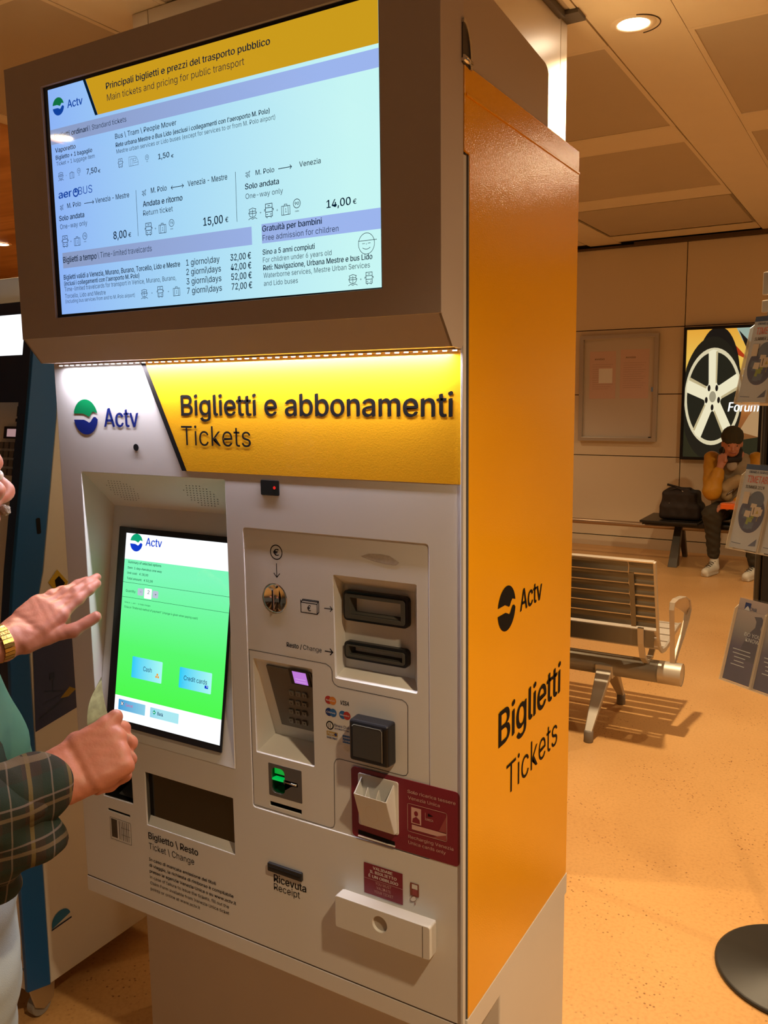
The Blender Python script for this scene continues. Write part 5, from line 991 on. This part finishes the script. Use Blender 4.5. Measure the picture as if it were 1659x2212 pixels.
v_, f_ = sdf_mesh([('e', hp(-.022, 0, .048), (.084, .098, .090), HB, 0)], .005, .006, lambda X, Y, Z: .0015 * np.sin(X * 300) * np.sin(Z * 280)); MB().add(v_, f_, None, True).build('hair', GRH, MN)
v_, f_ = sdf_mesh([('c', hp(.088, -.028, -.052), hp(.092, .028, -.052), .008, .008), ('c', hp(.092, 0, -.049), hp(.092, 0, -.049), .0105, .0105)], .002, .004, lambda X, Y, Z: .0012 * np.sin(X * 700) * np.sin(Z * 600 + Y * 500)); MB().add(v_, f_, None, True).build('moustache', GRH, MN)
# thumbnail
q = hr_[-1]; dn = q[2] - q[1]; dn /= np.linalg.norm(dn); v_, f_ = sdf_mesh([('e', q[2] - dn * .003 + tocam * .0078, (.0075, .0062, .0020), frame(dn, tocam), 0)], .0012, .001); MB().add(v_, f_, None, True).build('thumbnail', mat('nail', (0.52, 0.42, 0.26), 0.3), MN)
wr = lambda a, b_, c=0.0: (lambda X, Y, Z: a * np.sin(X * 38 + 4 * np.sin(Z * 17)) * np.sin(Z * b_ + 3 * np.sin(Y * 21)) + a * .5 * np.sin(Z * 95 + X * 60))
# T-shirt, plaid shirt (open over it), jeans, shoes
chest = PD(-262, 1360, 1.24); belly = PD(-118, 1655, 1.24); hip = PD(-190, 1935, 1.20)
v_, f_ = sdf_mesh([('c', chest + upz * .04, chest, .125, .130), ('c', chest, belly, .128, .112), ('c', belly, hip, .108, .115)], .007, .03, wr(.0025, 44)); MB().add(v_, f_, None, True).build('t_shirt', TEE, MN)
sh = -fwd * .035 + rgt * .022; cuff0 = WR + (ER - WR) / np.linalg.norm(ER - WR) * .022
cuff1 = WR + (ER - WR) / np.linalg.norm(ER - WR) * .060
shirt = [('c', chest + sh + upz * .07, chest + sh, .118, .135), ('c', chest + sh, belly + sh * 1.25, .135, .112), ('c', belly + sh * 1.25, hip + sh * .6, .112, .112), ('c', cuff1, ER, .047, .060), ('c', ER, SR, .050, .075), ('c', SR, chest + upz * .08, .07, .09), ('c', PD(-60, 1830, 1.03), PD(60, 1800, 1.06), .052, .040), ('c', PD(40, 1815, 1.06), PD(112, 1822, 1.085), .034, .017), ('c', PD(-70, 1905, 1.08), PD(-20, 1900, 1.09), .045, .035)]
v_, f_ = sdf_mesh(shirt + [('c', SL_ + upz * .0, EL + (WL - EL) * .25, .072, .055), ('c', SL_, chest + upz * .08, .07, .09)], .0062, .022, wr(.006, 60)); MB().add(v_, f_, None, True).build('plaid_shirt', PLAID, MN)
v_, f_ = sdf_mesh([('c', cuff0, cuff1, .044, .050), ('c', cuff0 * .9 + cuff1 * .1, cuff0 * .88 + cuff1 * .12, .047, .047)], .003, .006, wr(.0015, 120)); MB().add(v_, f_, None, True).build('rolled_cuff', PLAID, MN)
thR = PD(-100, 2120, 1.21); thL = thR + np.array([-.19, .02, .02]); hipc = (thR + thL) / 2 + upz * .16
jn = [('c', hipc + rgt * .07, thR, .105, .086), ('c', hipc - rgt * .07, thL, .105, .086)]
for t_ in (thR, thL):
    kn = np.array([t_[0] - .005, t_[1] + .01, .46]); an = np.array([t_[0], t_[1] - .02, .085]); jn += [('c', t_, kn, .083, .060), ('c', kn, an, .060, .052)]
v_, f_ = sdf_mesh(jn, .009, .025, wr(.003, 40)); MB().add(v_, f_, None, True).build('jeans', JEAN, MN)
for t_ in (thR, thL):
    a = np.array([t_[0], t_[1] - .03, .045]); v_, f_ = sdf_mesh([('c', a + upz * .02, a, .042, .040), ('c', a, a + np.array([.02, .16, -.010]), .040, .034), ('b', a + np.array([.012, .07, -.034]), (.030, .105, .006), ID3, .005)], .006, .012); MB().add(v_, f_, None, True).build('shoe', mat('brown_shoe', (0.07, 0.04, 0.025), 0.5), MN)
# gold watch on the left wrist
ax = (EL - WL); ax /= np.linalg.norm(ax); wc_ = WL + ax * .018; Fw = frame(ax, upz); GOLDM = mat('gold_metal', (0.62, 0.42, 0.12), 0.28, 1.0, bump=0.25, bscale=300)
wt = MB(); N_ = 26
for k in range(N_):
    a0, a1 = 2 * math.pi * k / N_ + .02, 2 * math.pi * (k + 1) / N_ - .02; P_ = lambda a, r, h: wc_ + Fw[:, 1] * math.cos(a) * r * .0335 / .034 + Fw[:, 2] * math.sin(a) * r * .0305 / .034 + Fw[:, 0] * h
    wt.hexa([P_(a0, .0325, -.009), P_(a1, .0325, -.009), P_(a1, .0325, .009), P_(a0, .0325, .009)], [P_(a0, .0365, -.009), P_(a1, .0365, -.009), P_(a1, .0365, .009), P_(a0, .0365, .009)])
wt.build('watch_band', GOLDM, MN)
# banknote pinched between thumb and forefinger
n0 = PD(230, 1560, 1.15); bk_ = []
def qb(a, b_, c, t): return a * (1 - t) ** 2 + 2 * b_ * t * (1 - t) + c * t * t
for k in range(9):
    t_ = k / 8; bk_.append((PD(qb(192, 180, 206, t_), qb(1590, 1530, 1488, t_), 1.15 + .02 * t_), PD(qb(244, 222, 219, t_), qb(1570, 1525, 1462, t_), 1.155 + .035 * t_)))
nb = MB(); vs = [p for pr_ in bk_ for p in pr_]; off_ = tocam * .0003
nb.add([p + off_ for p in vs] + [p - off_ for p in vs], [(2 * i, 2 * i + 1, 2 * i + 3, 2 * i + 2) for i in range(8)] + [(18 + 2 * i, 18 + 2 * i + 2, 18 + 2 * i + 3, 18 + 2 * i + 1) for i in range(8)] + [(0, 2, 20, 18), (0, 18, 19, 1), (16, 17, 35, 34)], None, True)
nb = nb.build('banknote', mat('banknote_paper', (0.28, 0.32, 0.21), 0.7, var=0.6, vscale=110), None, loc=tuple(n0), recalc=False); tag(nb, 'folded grey-green banknote held in the reaching hand', 'banknote')

# ---- the man sitting by the far wall
cF = lambda x, y, yy: onY(1360 + x / 5.5284, 880 + y / 5.5284, yy)
SM = thing('person', (-.60, 6.70, 0), 'person in beanie and yellow jacket sitting by the far wall with a phone', 'person')
hc = cF(1225, 430, 6.52); hB = frame((.25, -1, -.25), (0, 0, 1)); hB2 = np.array([np.cross(hB[:, 0], hB[:, 2]) * -1, hB[:, 0], hB[:, 2]]).T
q_ = lambda a, b_, c: hc + hB[:, 0] * a + hB2[:, 0] * b_ + hB[:, 2] * c
shR, shL = np.array([-.775, 6.68, .985]), np.array([-.415, 6.68, .985]); elR = cF(985, 1000, 6.42); haR = cF(1088, 690, 6.46); elL = np.array([-.36, 6.52, .72]); haL = np.array([-.545, 6.36, .625])
hps, Lq, tp = hand(haR, cF(1112, 585, 6.48) - haR, (-.6, -1, .1), True, (3, 0, -3, -6), ((35, 50, 30),) * 4, (cF(1145, 640, 6.44), cF(1150, 600, 6.45)), .95)
hp2, _, _ = hand(haL, (-1, -.3, -.15), (0, -.4, 1), False, (3, 0, -3, -6), ((30, 40, 25),) * 4, (haL + np.array([-.06, -.045, -.01]), haL + np.array([-.085, -.05, -.02])), .95)
v_, f_ = sdf_mesh([('e', q_(0, 0, .02), (.076, .094, .105), hB2, 0), ('e', q_(.02, 0, -.055), (.056, .066, .055), hB2, 0), ('c', q_(.085, 0, .0), q_(.103, 0, -.028), .008, .012), ('c', q_(.078, -.02, -.062), q_(.078, .02, -.062), .006, .006), ('e', q_(.07, .03, -.03), (.02, .016, .016), hB2, 0), ('e', q_(.07, -.03, -.03), (.02, .016, .016), hB2, 0), ('e', q_(-.0, .078, -.005), (.008, .016, .028), hB2, 0), ('e', q_(-.0, -.078, -.005), (.008, .016, .028), hB2, 0), ('c', q_(-.03, 0, -.06), np.array([-.59, 6.66, .98]), .05, .06), ('c', np.array([-.59, 6.66, .98]), np.array([-.595, 6.74, .60]), .10, .10),
                   ('c', haR, elR, .027, .04), ('c', elR, shR, .04, .05), ('c', haL, elL, .027, .04), ('c', elL, shL, .04, .05)] + hps + hp2, .0052, .010)
MB().add(v_, f_, None, True).build('body', SKIN2, SM)
for sgn in (-1, 1):
    v_, f_ = sdf_mesh([('e', q_(.080, .030 * sgn, .004), (.010, .008, .007), hB2, 0)], .002, .001); MB().add(v_, f_, None, True).build('eye', mat('dark_eye', (0.05, 0.03, 0.02), 0.3), SM)
MB().tube([q_(.086, -.03, -.052)] + [q_(.092, -.03 + .06 * k / 5, -.055 - .006 * math.sin(math.pi * k / 5)) for k in range(6)], .003, 6).build('mouth', mat('lips', (0.30, 0.07, 0.05), 0.5), SM)
v_, f_ = sdf_mesh([('e', q_(-.012, 0, .058), (.090, .104, .090), hB2, 0), ('c', q_(.074, -.045, .040), q_(.074, .045, .040), .022, .022)], .005, .012, lambda X, Y, Z: .0012 * np.sin(X * 260)); MB().add(v_, f_, None, True).build('beanie', mat('olive_knit', (0.045, 0.038, 0.018), 0.95, bump=0.5, bscale=250), SM)
YJ = mat('yellow_jacket', (0.50, 0.235, 0.012), 0.55, var=0.15, vscale=20); GJ = mat('stone_jacket', (0.30, 0.23, 0.14), 0.65, var=0.2, vscale=25)
pf = lambda X, Y, Z: .005 * np.abs(np.sin(Z * 34 + .6 * np.sin(X * 30))) - .003
v_, f_ = sdf_mesh([('c', shR, elR, .066, .076), ('c', elR, haR + (elR - haR) * .30, .072, .052)], .0065, .02, pf); MB().add(v_, f_, None, True).build('right_sleeve', YJ, SM)
v_, f_ = sdf_mesh([('c', shL, elL, .066, .074), ('c', elL, haL + (elL - haL) * .25, .070, .048)], .0065, .02, pf); MB().add(v_, f_, None, True).build('left_sleeve', YJ, SM)
v_, f_ = sdf_mesh([('e', np.array([-.595, 6.68, .92]), (.19, .125, .13), ID3, 0), ('c', np.array([-.66, 6.68, .86]), np.array([-.65, 6.70, .60]), .115, .12), ('c', np.array([-.53, 6.68, .86]), np.array([-.54, 6.70, .60]), .115, .12)], .0075, .03, pf); MB().add(v_, f_, None, True).build('jacket_body', GJ, SM)
v_, f_ = sdf_mesh([('c', q_(-.06, .06, -.085), q_(.045, .055, -.125), .032, .026), ('c', q_(.045, .055, -.125), q_(.055, -.055, -.13), .026, .026), ('c', q_(.055, -.055, -.13), q_(-.06, -.06, -.085), .026, .032), ('c', q_(-.06, .06, -.085), q_(-.06, -.06, -.085), .034, .034)], .006, .012); MB().add(v_, f_, None, True).build('collar', mat('black_collar', (0.015, 0.013, 0.012), 0.7), SM)
v_, f_ = sdf_mesh([('e', cF(1220, 690, 6.515), (.045, .02, .05), ID3, 0)], .006, .01); MB().add(v_, f_, None, True).build('shirt_front', mat('pale_tee', (0.38, 0.33, 0.26), 0.8), SM)
v_, f_ = sdf_mesh([('c', cF(1150, 960, 6.50), cF(1290, 870, 6.50), .060, .050), ('c', cF(1110, 1030, 6.50), cF(1170, 1060, 6.48), .035, .04)], .0055, .015, pf); cb = MB().add(v_, f_, None, True).build('chest_bag', mat('sand_nylon', (0.36, 0.26, 0.13), 0.6, var=0.1), SM)
a = cF(1160, 1040, 6.43); b_ = cF(1245, 985, 6.43); MB().strip([a, b_], (b_ - a)[[0, 1, 2]] * 0 + np.array([.45, 0, .9]), .030, .004).build('bag_label', BLACK, cb); MB().strip([a + (b_ - a) * .15 - [0, .004, 0], a + (b_ - a) * .85 - [0, .004, 0]], (.45, 0, .9), .014, .002).build('label_patch', MATS['pale_tee'], cb)
TRS = mat('dark_olive_trousers', (0.035, 0.027, 0.014), 0.85, var=0.2, vscale=20)
kR, kL = np.array([-.700, 6.36, .535]), np.array([-.42, 6.34, .53]); aR, aL = cF(1005, 1750, 6.45), np.array([-.36, 6.42, .14])
v_, f_ = sdf_mesh([('c', (-.665, 6.76, .53), kR, .098, .078), ('c', (-.525, 6.76, .53), kL, .098, .078), ('c', kR, aR, .076, .050), ('c', kL, aL, .076, .050)], .008, .025, wr(.004, 50)); MB().add(v_, f_, None, True).build('trousers', TRS, SM)
for an in (aR, aL):
    a = np.array([an[0] + .004, an[1] + .012, .060]); v_, f_ = sdf_mesh([('c', a + upz * .07, a, .036, .042), ('c', a, a + np.array([-.045, -.150, -.018]), .042, .032), ('b', a + np.array([-.020, -.065, -.045]), (.022, .090, .004), frame((.958, -.287, 0), (0, 0, 1)), .010)], .0045, .012)
    so = MB().add(v_, f_, None, True).build('shoe', mat('white_trainer', (0.62, 0.58, 0.48), 0.5), SM)
    for k in range(5): c = a + np.array([-.006 - .008 * k, -.030 - .022 * k, .060 - .011 * k]); MB().tube([c + np.array([-.022, .006, -.003]), c + np.array([0, 0, .006]), c + np.array([.022, -.004, -.003])], .0035, 6).build('lace', BLACK, so)
ph = MB(); pc = cF(1112, 545, 6.52); Fp = frame((.25, 0, 1), (-1, -.4, .2)); q = lambda h: [pc + Fp[:, 0] * a * .07 + Fp[:, 1] * b_ * .035 + Fp[:, 2] * h for a, b_ in ((-1, -1), (1, -1), (1, 1), (-1, 1))]
ph = ph.hexa(q(-.004), q(.004)).build('mobile_phone', BLACK, None, .002, loc=tuple(pc)); tag(ph, 'black phone pressed to the ear of the man in the beanie', 'phone')
oc = cF(1190, 1178, 6.30); ob = MB().box(oc[0] - .06, oc[0] + .075, 6.24, 6.30, oc[2] - .022, oc[2] + .024).build('orange_packet', mat('orange_plastic', (0.75, 0.13, 0.01), 0.4), None, .006, loc=tuple(oc)); tag(ob, 'bright orange packet on the lap of the man in the beanie', 'packet')
